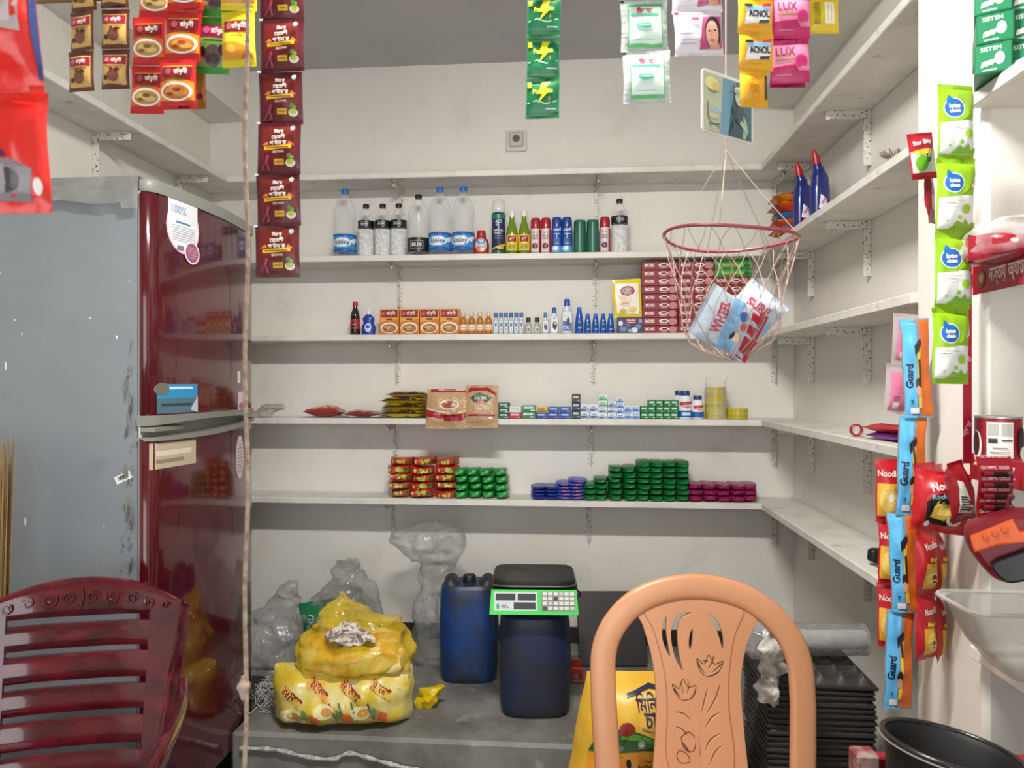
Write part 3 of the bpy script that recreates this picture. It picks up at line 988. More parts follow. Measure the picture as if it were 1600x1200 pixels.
ub = thing('shopping_bag', 'open yellow plastic bag of packets stacked on the fuller yellow bag', 'bag', (p.x + .035, p.y + .15, PZ + .185), (0, 0, TH))
keys = [(0, 0, 0, .16, .09), (0, 0, .02, .19, .11), (0, 0, .06, .19, .11), (0, .01, .10, .17, .09), (-.01, .02, .12, .12, .06)]
one('packets', loft(lerp_rings(keys, 4), 40, 3.0, .03, 9, 5), YIN, ub)
keys = [(0, 0, -.004, .15, .09), (0, 0, .02, .212, .125), (0, 0, .07, .21, .125), (0, .01, .11, .20, .11), (-.01, .03, .15, .165, .08), (-.035, .05, .19, .10, .045), (-.055, .055, .225, .05, .02), (-.06, .06, .26, .012, .006)]
YFILM = filmmat('thin_yellow_film', 'e6c51f', .25, .5, rough=.15, scale=10, gloss=.5, bump=.8)
one('film', loft(lerp_rings(keys, 7), 64, 2.6, .032, 11, 2, vamp=.7), YFILM, ub)


def rag(name, label, loc, sx, sy, sz, mat, seed, amp=.04, freq=22, rot=(0, 0, 0), cat='cloth'):
    keys = [(0, 0, 0, sx * .6, sy * .6), (0, 0, sz * .15, sx, sy), (0, 0, sz * .5, sx * .9, sy * .9), (0, 0, sz * .85, sx * .55, sy * .6), (0, 0, sz, sx * .2, sy * .2)]
    return tag(one(name, loft(lerp_rings(keys, 7), 60, 2., amp, freq, seed, vamp=.8), mat, None, loc, rot), label, cat)


rag('rag', 'crumpled pale striped rag lying on the yellow bags', (p.x + .045, p.y + .07, PZ + .30), .078, .045, .07, mixmat('striped_rag', 'd2c8ba', '7d7268', 45, .5, .56, r=.95), 4, .03, 20)
# torn yellow corner to the right
tag(one('torn_wrapper', loft(lerp_rings([(0, 0, 0, .03, .02), (.01, 0, .04, .04, .02), (.03, 0, .075, .045, .012)], 5), 24, 2, .03, 20, 9), YEL, None, (p.x + .275, p.y + .25, PZ), (0, 0, 0)), 'torn yellow wrapper on the platform behind the yellow bags', 'wrapper')

# tall clear bag standing beside the drum
q = onplat(665, 1062)
s_ = dep(q) / F
tb = [(1062, 668, 34), (1050, 668, 36), (1010, 660, 26), (960, 662, 24), (920, 668, 24), (898, 672, 28), (880, 664, 44), (862, 660, 56), (848, 664, 58), (838, 678, 40), (832, 690, 20)]
keys = [((x - 665) * s_, 0, (1062 - y) * s_ + .001, w * s_, w * s_ * .6) for y, x, w in tb]
tag(one('plastic_bag', loft(lerp_rings(keys, 8), 72, 2., .035, 9, 2, vamp=.6), FILM2, None, (q.x - .01, q.y + .17, PZ), (0, 0, TH)), 'tall crumpled clear plastic bag standing beside the blue drum', 'bag')
# clear bags to the left
q = onplat(430, 1050); s_ = dep(q) / F
keys = [(0, 0, 0, .1, .07), (0, 0, .03, .13, .09), (-.01, 0, .12, .12, .08), (0, 0, .2, .10, .06), (.05, 0, .28, .07, .035), (.09, 0, .35, .04, .02), (.10, 0, .375, .02, .01)]
tag(one('plastic_bag', loft(lerp_rings(keys, 8), 72, 2., .04, 9, 6, vamp=.7), FILM2, None, (q.x - .04, q.y + .06, PZ), (0, 0, TH)), 'crumpled clear plastic bag slumped against the fridge side of the platform', 'bag')
q = onplat(500, 1045)
cb = thing('plastic_bag', 'clear plastic bag with a green printed pack inside behind the yellow bags', 'bag', (q.x + .01, q.y + .24, PZ), (0, 0, TH))
keys = [(0, 0, 0, .13, .09), (0, 0, .04, .19, .12), (0, 0, .16, .18, .11), (.02, 0, .25, .14, .08), (.04, 0, .33, .09, .04), (.045, 0, .40, .05, .02), (.05, 0, .43, .02, .01)]
one('film', loft(lerp_rings(keys, 8), 72, 2., .04, 9, 12, vamp=.7), FILM2, cb)
pr = pk('green_pack', .23, .19, .12, M('1f7a4c', .3, 0, .3, .3, 40), [('t', 'IPRU', -.06, .11, .028, 'd9e6dc', .07, 1.2), ('t', 'DELICO', .03, .11, .05, 'cfe0d4', .10, .3), ('r', -.1, .02, .1, .05, '145a38')], crimp=.06, wr=.012, wf=18, seed=2, pu=3, q=.5)
go = addpk('green_pack', pr, cb, (-.04, -.035, .05), (0, R(-10), 0))

# shredded white packing
q = onplat(412, 1105)
mb = MB(); SHR = M('c9c9c6', .6)
for i in range(420):
    x = random.gauss(0, .06); y = random.gauss(0, .06); hz = max(.006, .13 * math.exp(-(x * x + y * y) / .009) * random.random() ** .5)
    a = random.random() * 6.28; l = .02 + random.random() * .03; b = random.uniform(-.6, .6)
    P = [(x + math.cos(a + b * t) * l * t, y + math.sin(a + b * t) * l * t, max(.004, hz + .012 * math.sin(3 * t + i))) for t in (0, .5, 1)]
    mb.add(tube(P, .0011, 3), SHR)
so = mb.build('shredded_packing', None, (q.x + .05, q.y + .09, PZ)); so['kind'] = 'stuff'
tag(so, 'heap of thin white shredded packing strands beside the yellow bags', 'packing')

# rope along the platform edge
P = [(atY(x, y, 2.487)) for x, y in ((375, 1170), (410, 1170), (440, 1173), (480, 1183), (520, 1186), (545, 1177), (575, 1184), (610, 1194), (650, 1203), (720, 1215))]
tag(one('rope', tube(smoothpts([tuple(a) for a in P], 5), [.007 + .002 * math.sin(i * 1.3) for i in range(46)], 8), mixmat('white_rope', 'c9c6bd', '8f8b82', 60, .4, .6, r=.9, bump=.6)), 'twisted white rope strung along the platform front edge', 'rope')

# rice sack behind the salmon chair
SD = 2.28; q = atD(1010, 598, SD); k = SD / F
sx = lambda x: (x - 1010) * k
szz = lambda y: CZ - (y - 598) * k - .003
SH = szz(1052)
sp_ = [('r', -.235, .0, .235, szz(1190), 'c9741c'), ('p', [(-.235, szz(1160)), (-.12, szz(1156)), (.1, szz(1150)), (.235, szz(1156)), (.235, szz(1192)), (-.235, szz(1192))], 'e89a2a'),
       ('p', [(-.235, szz(1156)), (-.2, szz(1120)), (-.1, szz(1118)), (0, szz(1128)), (.1, szz(1122)), (.235, szz(1128)), (.235, szz(1152)), (0, szz(1146))], '2f5a2a'),
       ('p', [(-.12, szz(1120)), (0, szz(1130)), (.1, szz(1124)), (.235, szz(1130)), (.235, szz(1140)), (-.12, szz(1132))], '5d9a38'), ('e', sx(958), szz(1118), .03, .02, '8c2a22'),
       ('t', 'িমিনেকট', sx(1022), szz(1081), .046, '2b1a52', .18, .03, .015), ('t', 'চাল', sx(1016), szz(1103), .042, '2b1a52', .11, .03, .015), ('t', 'Quality Carries', sx(1006), szz(1119), .012, '4a2a12', .12, -.1),
       ('t', 'A Super Exclusive', sx(1012), szz(1163), .009, '3a2410', .10), ('t', 'RASHID', sx(1000), szz(1172), .015, '3a2410', .09), ('t', 'RICE', sx(1045), szz(1172), .015, '3a2410', .05),
       ('e', sx(964), szz(1166), .009, .013, '22201e'), ('t', 'minikit rice', sx(925), szz(1168), .008, '5a3510', .06), ('t', 'Premium Quality', sx(930), szz(1176), .008, '5a3510', .07), ('p', [(-.1, szz(1072)), (0, szz(1062)), (.13, szz(1068)), (.13, szz(1072)), (0, szz(1066)), (-.1, szz(1077))], '2a2a4a')]
pr = pk('rice_sack', .56, SH, .24, mixmat('woven_yellow_sack', 'e3b63a', 'd8a52e', 6, .4, .6, r=.4), sp_, crimp=.03, pu=3., pv=3.2, q=.45, waist=-.02, wr=.010, wf=9, seed=6, nu=26, nv=26, seg=.02, taper=.34, o0=.0025)
sk = addpk('rice_sack', pr, None, (q.x, q.y + .02, .002), (0, 0, TH))
tag(sk, 'yellow and orange printed rice sack standing behind the salmon chair', 'sack')


# ================================================================ GOODS ON THE BACK SHELVES
SY = 3.385
S0 = .00295


def bx(px, Y=SY): return atY(px, 598, Y).x


def rprof(prof):
    def Rf(v):
        for (r0, z0), (r1, z1) in zip(prof, prof[1:]):
            if z0 <= v <= z1 and z1 > z0: return r0 + (r1 - r0) * (v - z0) / (z1 - z0)
        return prof[0][0] if v < prof[0][1] else prof[-1][0]
    return Rf


def bottle(name, prof, mat, cap=None, capmat=None, bands=(), specs=(), lower=None, n=22, capname='cap'):
    """body, cap, wrapped label bands and print; lower=(z, material) gives the filled or ribbed lower half its own look"""
    root = obj(name, None)
    Rf = rprof(prof)
    mb = MB()
    if lower:
        zl, ml = lower
        lo_ = [p_ for p_ in prof if p_[1] < zl] + [(Rf(zl), zl)]; hi_ = [(Rf(zl), zl)] + [p_ for p_ in prof if p_[1] > zl]
        mb.add(lathe(lo_, n, False), ml); mb.add(lathe(hi_, n, False), mat)
        mb.add(([(.9 * prof[0][0] * math.sin(i * math.pi / 4), -.9 * prof[0][0] * math.cos(i * math.pi / 4), .001) for i in range(8)], [tuple(range(8))[::-1]]), ml)
    else: mb.add(lathe(prof, n), mat)
    mb.build('body', root)
    if cap: one(capname, lathe(cap, n), capmat, root)
    for i, (z0, z1, m_) in enumerate(bands):
        zs = [z0 + (z1 - z0) * j / 5 for j in range(6)]
        bo_ = one('label_band', lathe([(Rf(z) + .0007, z) for z in zs], n, False), m_, root)
        if i == 0 and specs: prt(specs, cylfn(lambda v: Rf(v) + .0008), .01, .4, .0006, 'printed_label', bo_)
    if specs and not bands: prt(specs, cylfn(Rf), .01, .4, .0008, 'printed_label', root)
    return root


def ribs(prof, z0, z1, n, a):
    out = []
    for (r0, y0), (r1, y1) in zip(prof, prof[1:]):
        out.append((r0, y0))
        if y0 >= z0 - 1e-6 and y1 <= z1 + 1e-6:
            for i in range(1, n * 2): t = i / (n * 2); out.append((r0 + (r1 - r0) * t - (a if i % 2 else 0), y0 + (y1 - y0) * t))
    out.append(prof[-1]); return out


zB, zC, zD, zE = (SZ[k] + .0008 for k in 'BCDE')
# ---- shelf B: bottles and cans
H, r = .325, .0525
NTH = ['bottom', 'second from bottom', 'third from bottom', 'fourth from bottom', 'fifth from bottom', 'sixth from bottom', 'seventh from bottom', 'eighth from bottom', 'ninth from bottom']
ROW = ['first', 'second', 'third', 'fourth', 'fifth', 'sixth', 'seventh', 'eighth']


def nth(k, n): return 'topmost' if k == n - 1 else NTH[k]


pf = ribs([(.04, 0), (.047, .003), (r, .02), (r, .11), (.050, .125), (.047, .15), (.052, .175), (.053, .20), (.049, .235), (.034, .268), (.016, .297), (.0145, .305)], .125, .20, 2, .0015)
kin = bottle('water_bottle', pf, BOTTLE, [(.0165, .303), (.017, .306), (.017, .322), (.015, .325)], M('1f6cc0', .4),
             [(.028, .108, M('3f8fd0', .35))],
             [('p', [(-.07, .095), (-.03, .10), (0, .09), (.035, .098), (.07, .085), (.07, .107), (-.07, .107)], '1e5fae'), ('e', -.012, .068, .048, .022, 'dfe9f2'), ('p', [(.02, .075), (.06, .09), (.075, .085), (.05, .062)], 'dfe9f2'), ('t', 'kinley', -.008, .066, .030, '16345f', .07, 0, .02), ('p', [(-.07, .03), (0, .045), (.07, .032), (.07, .029), (-.07, .029)], '1e5fae')])
inst(kin, (bx(539), SY, zB), (0, 0, TH + .12), 'blue capped clear water bottle beside the three small black banded ones', 'bottle', 'blue capped water bottles')
inst(kin, (bx(687.5), SY, zB), (0, 0, TH + .05), 'blue capped clear water bottle touching the wide black labelled bottle', 'bottle', 'blue capped water bottles')
inst(kin, (bx(724), SY, zB), (0, 0, TH - .1), 'blue capped clear water bottle next to the ketchup', 'bottle', 'blue capped water bottles')
pf = [(.030, 0), (.035, .004), (.0375, .015), (.036, .03), (.0378, .045), (.036, .06), (.0378, .075), (.036, .09), (.0378, .105), (.037, .13), (.0375, .175), (.034, .195), (.02, .222), (.0135, .232), (.013, .238)]
BLK = M('17181a', .4)
mum = bottle('water_bottle', pf, BOTTLE, [(.0145, .234), (.0148, .25), (.0135, .252)], BLK, [(.137, .172, M('14171c', .35))],
             [('r', -.02, .146, .016, .163, 'a9adb3'), ('r', -.0185, .1475, .0145, .1615, '14171c'), ('t', 'MUM', -.002, .1545, .009, 'c9ccd0', .026)], lower=(.13, WATER))
for i, px in enumerate((572, 598, 623)):
    inst(mum, (bx(px), SY, zB), (0, 0, TH), 'small black banded water bottle, %s' % ('next to the lone blue capped bottle', 'in the middle of the row of three', 'next to the wide black labelled bottle')[i], 'bottle', 'three black banded bottles')
inst(mum, (bx(968), SY, zB), (0, 0, TH), 'small ribbed water bottle with black band standing alone past the cans', 'bottle')
pf = ribs([(.042, 0), (.048, .004), (.0505, .015), (.0505, .10), (.049, .115), (.0505, .15), (.050, .19), (.042, .23), (.018, .265), (.0145, .276)], .1, .19, 3, .0012)
mub = bottle('water_bottle', pf, BOTTLE, [(.0155, .272), (.016, .29), (.0145, .292)], BLK, [(.022, .086, M('14171c', .35))],
             [('r', -.034, .034, .028, .072, 'b9bdc2'), ('r', -.032, .036, .026, .070, '1c1f25'), ('t', 'MUM', -.003, .053, .02, 'c9ccd0', .045)])
inst(mub, (bx(654), SY, zB), (0, 0, TH), 'large round-shouldered water bottle with wide black label', 'bottle')
# ketchup
kc = obj('ketchup_bottle', None)
one('body', loft(lerp_rings([(0, 0, 0, .030, .020), (0, 0, .006, .035, .024), (0, 0, .05, .037, .025), (0, 0, .075, .032, .022), (0, 0, .088, .020, .016)], 4), 24, 2.3), M('a8201c', .2, 0, .4), kc)
one('cap', lathe([(.021, .086), (.022, .09), (.020, .115), (.018, .119)], 18), M('b01e22', .35), kc)
prt([('e', 0, .05, .027, .032, 'd9a83a'), ('e', 0, .05, .025, .030, '9fc0dc'), ('e', 0, .066, .018, .012, '2f6fb5'), ('t', 'সস', 0, .067, .012, 'f2efe6', .025), ('e', -.004, .035, .018, .012, 'd86a3a'), ('e', .008, .03, .010, .007, 'e9d9b0')], lambda u, v_, o: (u, -.0255 * max(.0, 1 - abs(u / .037) ** 2.3) ** .45 * (1 if v_ < .06 else 1 - (v_ - .06) * 5) - o - .0006, v_), .01, .35, .001, 'printed_label', kc)
inst(kc, (bx(752), SY, zB), (0, 0, TH), 'squat red ketchup bottle with a picture label', 'bottle')
# tall spray with clear cap
tp = bottle('spray_can', [(.029, 0), (.031, .004), (.031, .19), (.028, .20)], M('1b2a55', .3), [(.0285, .198), (.029, .203), (.029, .25), (.026, .257)], filmmat('clear_cap', 'e8ecee', .35, .45, scale=4), (),
            [('r', -.045, .005, .045, .022, '1d6a4c'), ('p', [(-.045, .022), (.045, .05), (.045, .06), (-.045, .03)], 'd8b12e'), ('r', -.045, .168, .045, .19, '1f7a52'), ('t', 'ACI', 0, .155, .016, 'dfe6ee', .03), ('e', -.005, .14, .008, .005, '8fb0c8'), ('t', 'AEROSOL', 0, .115, .010, 'dfe6ee', .045), ('t', 'INSECT', 0, .102, .009, 'dfe6ee', .035), ('r', -.018, .088, .018, .09, 'aab4c8'), ('r', -.018, .078, .018, .08, 'aab4c8'), ('e', .01, .035, .016, .008, 'e0a52a')])
one('valve', lathe([(.008, .2), (.008, .225), (.005, .227)], 10), M('e8e8e6', .4), tp)
inst(tp, (bx(779), SY, zB), (0, 0, TH), 'tall dark blue aerosol can with a clear cap', 'spray can')
sb_ = bottle('sauce_bottle', [(.024, 0), (.0265, .003), (.0265, .105), (.024, .12), (.014, .15), (.0115, .165), (.0115, .183)], M('6f8a1c', .15, 0, .5), [(.0135, .182), (.0135, .205), (.012, .208)], M('e6e6e2', .4), [(.018, .095, M('e6cf2a', .35))],
             [('r', -.02, .062, .02, .090, 'a3242a'), ('t', 'রুচি', 0, .076, .016, 'f2efe6', .03), ('e', 0, .04, .017, .014, 'c9a04a'), ('e', 0, .04, .014, .011, '8f9a3c'), ('r', -.04, .018, .04, .022, '2f6a2a')])
for i, px in enumerate((800, 819)):
    inst(sb_, (bx(px), SY, zB), (0, 0, TH), 'green sauce bottle with yellow label, %s' % ('beside the tall aerosol', 'beside the red capped cans')[i], 'bottle', 'green sauce bottles')
rc_ = bottle('body_spray_can', [(.021, 0), (.023, .003), (.023, .12), (.0225, .122)], M('d9d3d0', .3), [(.023, .122), (.0232, .125), (.0232, .16), (.019, .171)], M('a5182c', .3, 0, .4), (),
             [('r', -.036, .004, .036 - .05, .118, 'e8e6e3'), ('r', .014, .004, .036, .118, 'b3283c'), ('r', -.036, .004, -.024, .118, 'b3283c'), ('t', 'Bold', -.004, .104, .013, 'c48a94', .026), ('t', 'WINDOW', -.004, .088, .009, '2a2a2c', .03), ('t', 'SHIELD', -.004, .077, .009, '2a2a2c', .026), ('e', -.004, .042, .013, .013, '26262a'), ('e', -.004, .042, .008, .008, 'a5324a'), ('r', -.016, .012, .008, .015, '9a9a9c')])
for i, px in enumerate((837, 853)):
    inst(rc_, (bx(px), SY, zB), (0, 0, TH), 'white body spray can with red cap, %s' % ('next to the sauce bottles', 'next to the blue cans')[i], 'spray can', 'pair of red capped cans')
inst(rc_, (bx(945), SY, zB), (0, 0, TH), 'white body spray can with red cap standing beside the green cans', 'spray can')
bc_ = bottle('air_freshener_can', [(.021, 0), (.0235, .003), (.0235, .128), (.0225, .13)], M('2254a8', .3), [(.0235, .129), (.0235, .16), (.019, .173)], M('1d3f96', .3, 0, .4), (),
             [('r', -.036, .012, .036, .042, '5aa6d8'), ('e', -.01, .03, .016, .010, 'dfeef6'), ('p', [(-.022, .105), (.022, .112), (.022, .132), (-.022, .124)], '1a3c8c'), ('t', 'cool', 0, .117, .015, 'f0f4f8', .036, .1, .03), ('r', -.014, .094, .014, .097, 'cfe0ee'), ('e', -.002, .066, .011, .011, '143070'), ('o', -.002, .066, .011, .011, .002, '8fb8e0'), ('r', -.014, .05, .014, .052, 'cfe0ee')])
for i, px in enumerate((870, 886)):
    inst(bc_, (bx(px), SY, zB), (0, 0, TH), 'blue air freshener can %s' % ('next to the red capped pair', 'next to the dark green cylinders')[i], 'spray can', 'blue freshener cans')
gc_ = bottle('round_tin', [(.026, 0), (.028, .003), (.028, .15), (.026, .155)], mixmat('green_tin_wrap', '1f5c4a', '2a6e5a', 5, .4, .6, r=.25, coat=.5, stretch=(8, 8, 1)), [(.0265, .154), (.026, .158), (.01, .159)], M('2f7a5e', .3), (), [('r', -.006, .01, -.001, .145, '3f8a72'), ('r', .016, .01, .0175, .145, '174a3c')], capname='lid')
for i, px in enumerate((906, 926)):
    inst(gc_, (bx(px), SY, zB), (0, 0, TH), 'plain dark green wrapped cylinder %s' % ('next to the blue cans', 'next to the lone red capped can')[i], 'tin', 'dark green cylinders')

# ---- shelf C
co_ = bottle('cola_bottle', [(.021, 0), (.0235, .004), (.0235, .04), (.0215, .06), (.0225, .085), (.0195, .105), (.0105, .13), (.010, .142)], M('241010', .1, 0, .6), [(.0125, .139), (.0125, .158), (.011, .16)], M('b5182a', .4), [(.03, .075, M('b01e2c', .35))],
             [('e', 0, .052, .014, .013, '2a1012'), ('p', [(-.012, .05), (.0, .06), (.013, .052), (.002, .048)], 'e9e4e0')])
inst(co_, (bx(555), SY, zC), (0, 0, TH), 'small dark cola bottle with red cap and label', 'bottle')
bl_ = obj('cleaner_bottle', None)
one('body', loft(lerp_rings([(0, 0, 0, .024, .016), (0, 0, .006, .031, .02), (0, 0, .04, .033, .021), (0, 0, .06, .024, .018), (0, 0, .08, .028, .018), (0, 0, .095, .016, .013), (0, 0, .10, .010, .010)], 4), 24, 2.3), M('1c3f9c', .25, 0, .4), bl_)
one('cap', lathe([(.0105, .099), (.0105, .112), (.006, .118), (.0055, .127)], 14), M('dfe3ea', .4), bl_)
prt([('e', 0, .036, .015, .02, 'cfd9ea'), ('e', 0, .04, .010, .008, '2a4fb0'), ('r', -.009, .024, .009, .027, '8a9cc8')], lambda u, v_, o: (u, -.0215 * max(0, 1 - (u / .033) ** 2) ** .5 - o, v_), .01, .4, .0008, 'printed_label', bl_)
inst(bl_, (bx(576), SY, zC), (0, 0, TH), 'wavy blue cleaner bottle with white spout beside the cola', 'bottle')


def carton(name, w, h, d, col, specs, rough=.4, side=None):
    mb = MB().add(cbox(-w / 2, w / 2, -d / 2, d / 2, 0, h, min(.0012, h * .05)), M(col, rough), smooth=False)
    me = mb.mesh(name)
    pm = prt(specs, flatfn(d / 2), .5, rough) if specs else None
    o = obj(name, me)
    if pm: obj('printed_label', pm, o)
    return o


fb = carton('spice_carton', .0905, .121, .045, 'd88a2a',
            [('r', -.043, .003, .043, .118, 'c8752a'), ('p', [(-.043, .06), (.043, .075), (.043, .118), (-.043, .118)], 'e0a03a'), ('r', -.040, .082, .040, .117, '8f1c28'), ('t', 'রাঁধুনী', .008, .101, .022, 'f3ecdf', .055, 0, .02), ('e', -.028, .1, .008, .010, 'b85a60'), ('r', -.014, .070, .014, .078, '5a3f1c'), ('e', 0, .034, .040, .026, 'e9e2d4'), ('e', 0, .032, .034, .020, '9a6a3a'), ('e', -.008, .034, .018, .010, 'c49a5a'), ('e', .012, .03, .012, .008, 'b5793c'), ('e', -.018, .028, .006, .004, '6a3f22'), ('e', .004, .038, .006, .004, 'dcc08a')])
for i, px in enumerate((610, 641.3, 672.5, 703.5)):
    inst(fb, (bx(px), SY, zC), (0, 0, 0), 'orange spice mix carton, %s from the blue cleaner bottle' % ROW[i], 'carton', 'row of spice cartons')
am = bottle('oil_bottle', [(.0155, 0), (.0175, .003), (.0175, .06), (.015, .073), (.0085, .08), (.0085, .085)], M('b0701c', .12, 0, .6), [(.0105, .084), (.0105, .1), (.009, .103)], M('d8b8a0', .4), [(.018, .046, M('ecd9c0', .4))], [('t', 'Honey', 0, .034, .009, 'a83a2a', .022), ('r', -.018, .02, .018, .024, 'c9862a')])
for i, px in enumerate((725, 738, 751, 764)):
    inst(am, (bx(px), SY - .02, zC), (0, 0, TH), 'small amber bottle with cream label, %s from the spice cartons' % ROW[i], 'bottle', 'amber bottles')
sl = obj('tonic_bottle', None)
one('body', loft(lerp_rings([(0, 0, 0, .009, .009), (0, 0, .003, .0112, .011), (0, 0, .05, .0115, .011), (0, 0, .076, .0085, .009), (0, 0, .079, .007, .007)], 3), 14, 2.6), M('b9c3cc', .12, 0, .5), sl)
one('cap', lathe([(.0085, .078), (.0092, .097), (.008, .1)], 12), M('3f62a8', .35), sl)
prt([('r', -.007, .014, .007, .06, 'd9dfe6'), ('e', 0, .045, .005, .010, '5a6a88'), ('l', [(-.003, .03), (.002, .022), (-.001, .016)], .003, '39405a')], flatfn(.0112), .01, .4, .0008, 'printed_label', sl)
for i in range(6):
    inst(sl, (bx(775.5 + 7.9 * i), SY - .02, zC), (0, 0, TH), 'slim pale tonic bottle with blue cap, %s from the amber bottles' % ROW[i], 'bottle', 'slim blue capped bottles')
bk = bottle('hair_oil_bottle', [(.014, 0), (.0165, .003), (.0165, .035), (.013, .05), (.008, .055), (.008, .058)], M('a8ada6', .15, 0, .5), [(.0105, .057), (.0105, .074), (.009, .077)], BLK, (), [('r', -.012, .008, .012, .034, 'c9ccc4'), ('r', -.007, .014, .007, .026, '6a7068')])
for i, px in enumerate((826, 839.5)):
    inst(bk, (bx(px), SY - .02, zC), (0, 0, TH), 'tiny squat bottle with a black cap beside the %s' % ('slim tonic row', 'pale oil bottles')[i], 'bottle', 'black capped tiny bottles')


def oilb(w, h, col, cap, cf, specs, name='hair_oil_bottle', p_=2.5):
    o = obj(name, None); a = w / 2
    one('body', loft(lerp_rings([(0, 0, 0, a * .85, a * .62), (0, 0, h * .03, a, a * .72), (0, 0, h * .5, a, a * .72), (0, 0, h * (cf - .10), a * .8, a * .62), (0, 0, h * cf, a * .5, a * .5)], 4), 20, p_), M(col, .18, 0, .5), o)
    one('cap', lathe([(a * .5, h * cf), (a * .55, h * cf + .001), (a * .5, h * .98), (a * .4, h)], 14), M(cap, .35), o)
    prt(specs, flatfn(a * .725), .02, .4, .0008, 'printed_label', o)
    return o


o = oilb(.031, .10, 'b9c6cf', '5a78b8', .76, [('r', -.01, .012, .01, .06, 'd3dbe2'), ('e', .0, .035, .007, .016, '2e3040'), ('e', .001, .045, .004, .005, 'd8a890')])
inst(o, (bx(852.5), SY - .02, zC), (0, 0, TH), 'small pale oil bottle with light blue cap and portrait label', 'bottle')
o = oilb(.039, .123, 'c9d2d8', '2a5fb0', .78, [('r', -.014, .012, .014, .08, 'dfe6ea'), ('e', .002, .04, .010, .02, '26283a'), ('e', .003, .05, .005, .007, 'd8a890'), ('t', 'Jui', 0, .072, .012, '2a4f9c', .022)])
inst(o, (bx(866), SY - .02, zC), (0, 0, TH), 'mid-sized pale oil bottle with blue cap and dark hair picture', 'bottle')
o = oilb(.053, .16, 'c3ccd6', '1f4fb0', .80, [('r', -.02, .015, .02, .10, 'd5dce6'), ('p', [(-.02, .015), (.02, .015), (.02, .05), (-.02, .06)], '4a5fa8'), ('e', .004, .055, .008, .02, '30344a'), ('e', -.006, .08, .010, .006, 'e6d29a'), ('t', 'OIL', -.004, .03, .014, 'eef2f6', .03)])
inst(o, (bx(886), SY - .02, zC), (0, 0, TH), 'largest pale hair oil bottle with tall blue cap', 'bottle')
pb_ = [(.016, 0), (.019, .003), (.019, .05), (.0165, .075), (.012, .1), (.0105, .105)]
o = bottle('coconut_oil_bottle', pb_, M('1450a8', .25, 0, .4), [(.0105, .104), (.011, .106), (.010, .121), (.0085, .123)], M('1c62b8', .3), (), [('r', -.012, .012, .012, .045, '0f3f8c'), ('t', 'oil', 0, .03, .012, 'bcd6f0', .018), ('e', 0, .056, .006, .005, '5a9a3a')])
inst(o, (bx(905), SY - .02, zC), (0, 0, TH), 'tallest blue coconut oil bottle in the blue row', 'bottle')
o = bottle('coconut_oil_bottle', [(.013, 0), (.0158, .003), (.0155, .04), (.0135, .06), (.010, .075), (.009, .078)], M('1450a8', .25, 0, .4), [(.009, .077), (.0095, .079), (.0088, .09), (.0075, .092)], M('1c62b8', .3), (), [('r', -.010, .010, .010, .034, '0f3f8c'), ('t', 'oil', 0, .022, .009, 'bcd6f0', .014), ('e', 0, .044, .005, .004, '5a9a3a')])
for i, px in enumerate((918, 930.3, 942, 953.5)):
    inst(o, (bx(px), SY - .02, zC), (0, 0, TH), 'short blue coconut oil bottle, %s from the tallest blue one' % ROW[i], 'bottle', 'short blue oil bottles')
db = carton('wipes_pack', .112, .073, .06, '2a3358', [('e', -.03, .02, .016, .012, '6a7aa8'), ('e', .02, .015, .014, .012, 'cfd6e4'), ('e', .036, .03, .012, .012, '6a7aa8'), ('e', -.01, .04, .014, .010, '4a5a8c'), ('e', -.042, .045, .010, .012, 'cfd6e4'), ('e', .045, .055, .008, .010, '8a96b8'), ('e', 0, .012, .010, .008, '8a96b8'), ('r', -.018, .045, .026, .066, 'b02a38'), ('t', 'Babyline', .004, .058, .010, 'f0e6e6', .04), ('r', -.01, .047, .02, .05, 'e6c6ca')])
inst(db, (bx(983), SY - .03, zC), (0, 0, 0), 'navy flowered pack lying under the yellow pouch', 'pack')
pr = pk('pouch', .125, .172, .03, M('e6cf2a', .3, 0, .3), [('p', [(-.05, .02), (.05, .012), (.052, .15), (-.052, .155)], 'f0eee8'), ('e', .002, .118, .032, .022, '9c1c34'), ('e', .002, .118, .026, .016, 'b8a0a4'), ('t', 'Lifebuoy', .002, .118, .012, '9c1c34', .046), ('e', -.012, .08, .032, .018, 'f3d8c0'), ('t', 'Lemon', -.014, .064, .014, 'd87a3a', .045), ('e', .02, .035, .018, .012, 'e6cf6a'), ('e', -.024, .03, .016, .010, 'd8c040'), ('r', -.03, .05, .01, .053, 'c9b8a0')], crimp=.04, wr=.004, seed=4, waist=.0)
po = addpk('pouch', pr, None, (bx(980.5), SY - .035, zC + .0735), (0, R(-3), 0)); tag(po, 'yellow and white hand wash refill pouch standing on the navy pack', 'pouch')
# maroon soap boxes in three stacks
bs = carton('soap_box', .158, .0352, .06, '7d1524', [('r', -.077, .002, .077, .033, '861a2a'), ('t', 'BOSS', -.045, .020, .0135, 'ece4e0', .052, 0, .03), ('e', .017, .02, .022, .0085, 'e6dcd8'), ('e', .019, .02, .014, .0045, '6a1420'), ('e', .056, .018, .0165, .0145, 'c08a86'), ('e', .056, .018, .0125, .011, 'b87a78'), ('r', 0, .005, .03, .0075, 'c9a4a4')])
cols = (1031, 1087.5, 1144)
for ci, px in enumerate(cols):
    for k in range(9 if ci < 2 else 7):
        inst(bs, (bx(px, SY - .04) + random.uniform(-.003, .003), SY - .012 + random.uniform(-.004, .004), zC + k * .0357), (0, 0, random.uniform(-.02, .02)), 'maroon BOSS soap box, %s in the stack %s' % (nth(k, 9) if ci < 2 else NTH[k], ('beside the yellow pouch', 'between the other two', 'under the green boxes')[ci]), 'soap box', 'stacked maroon soap boxes')
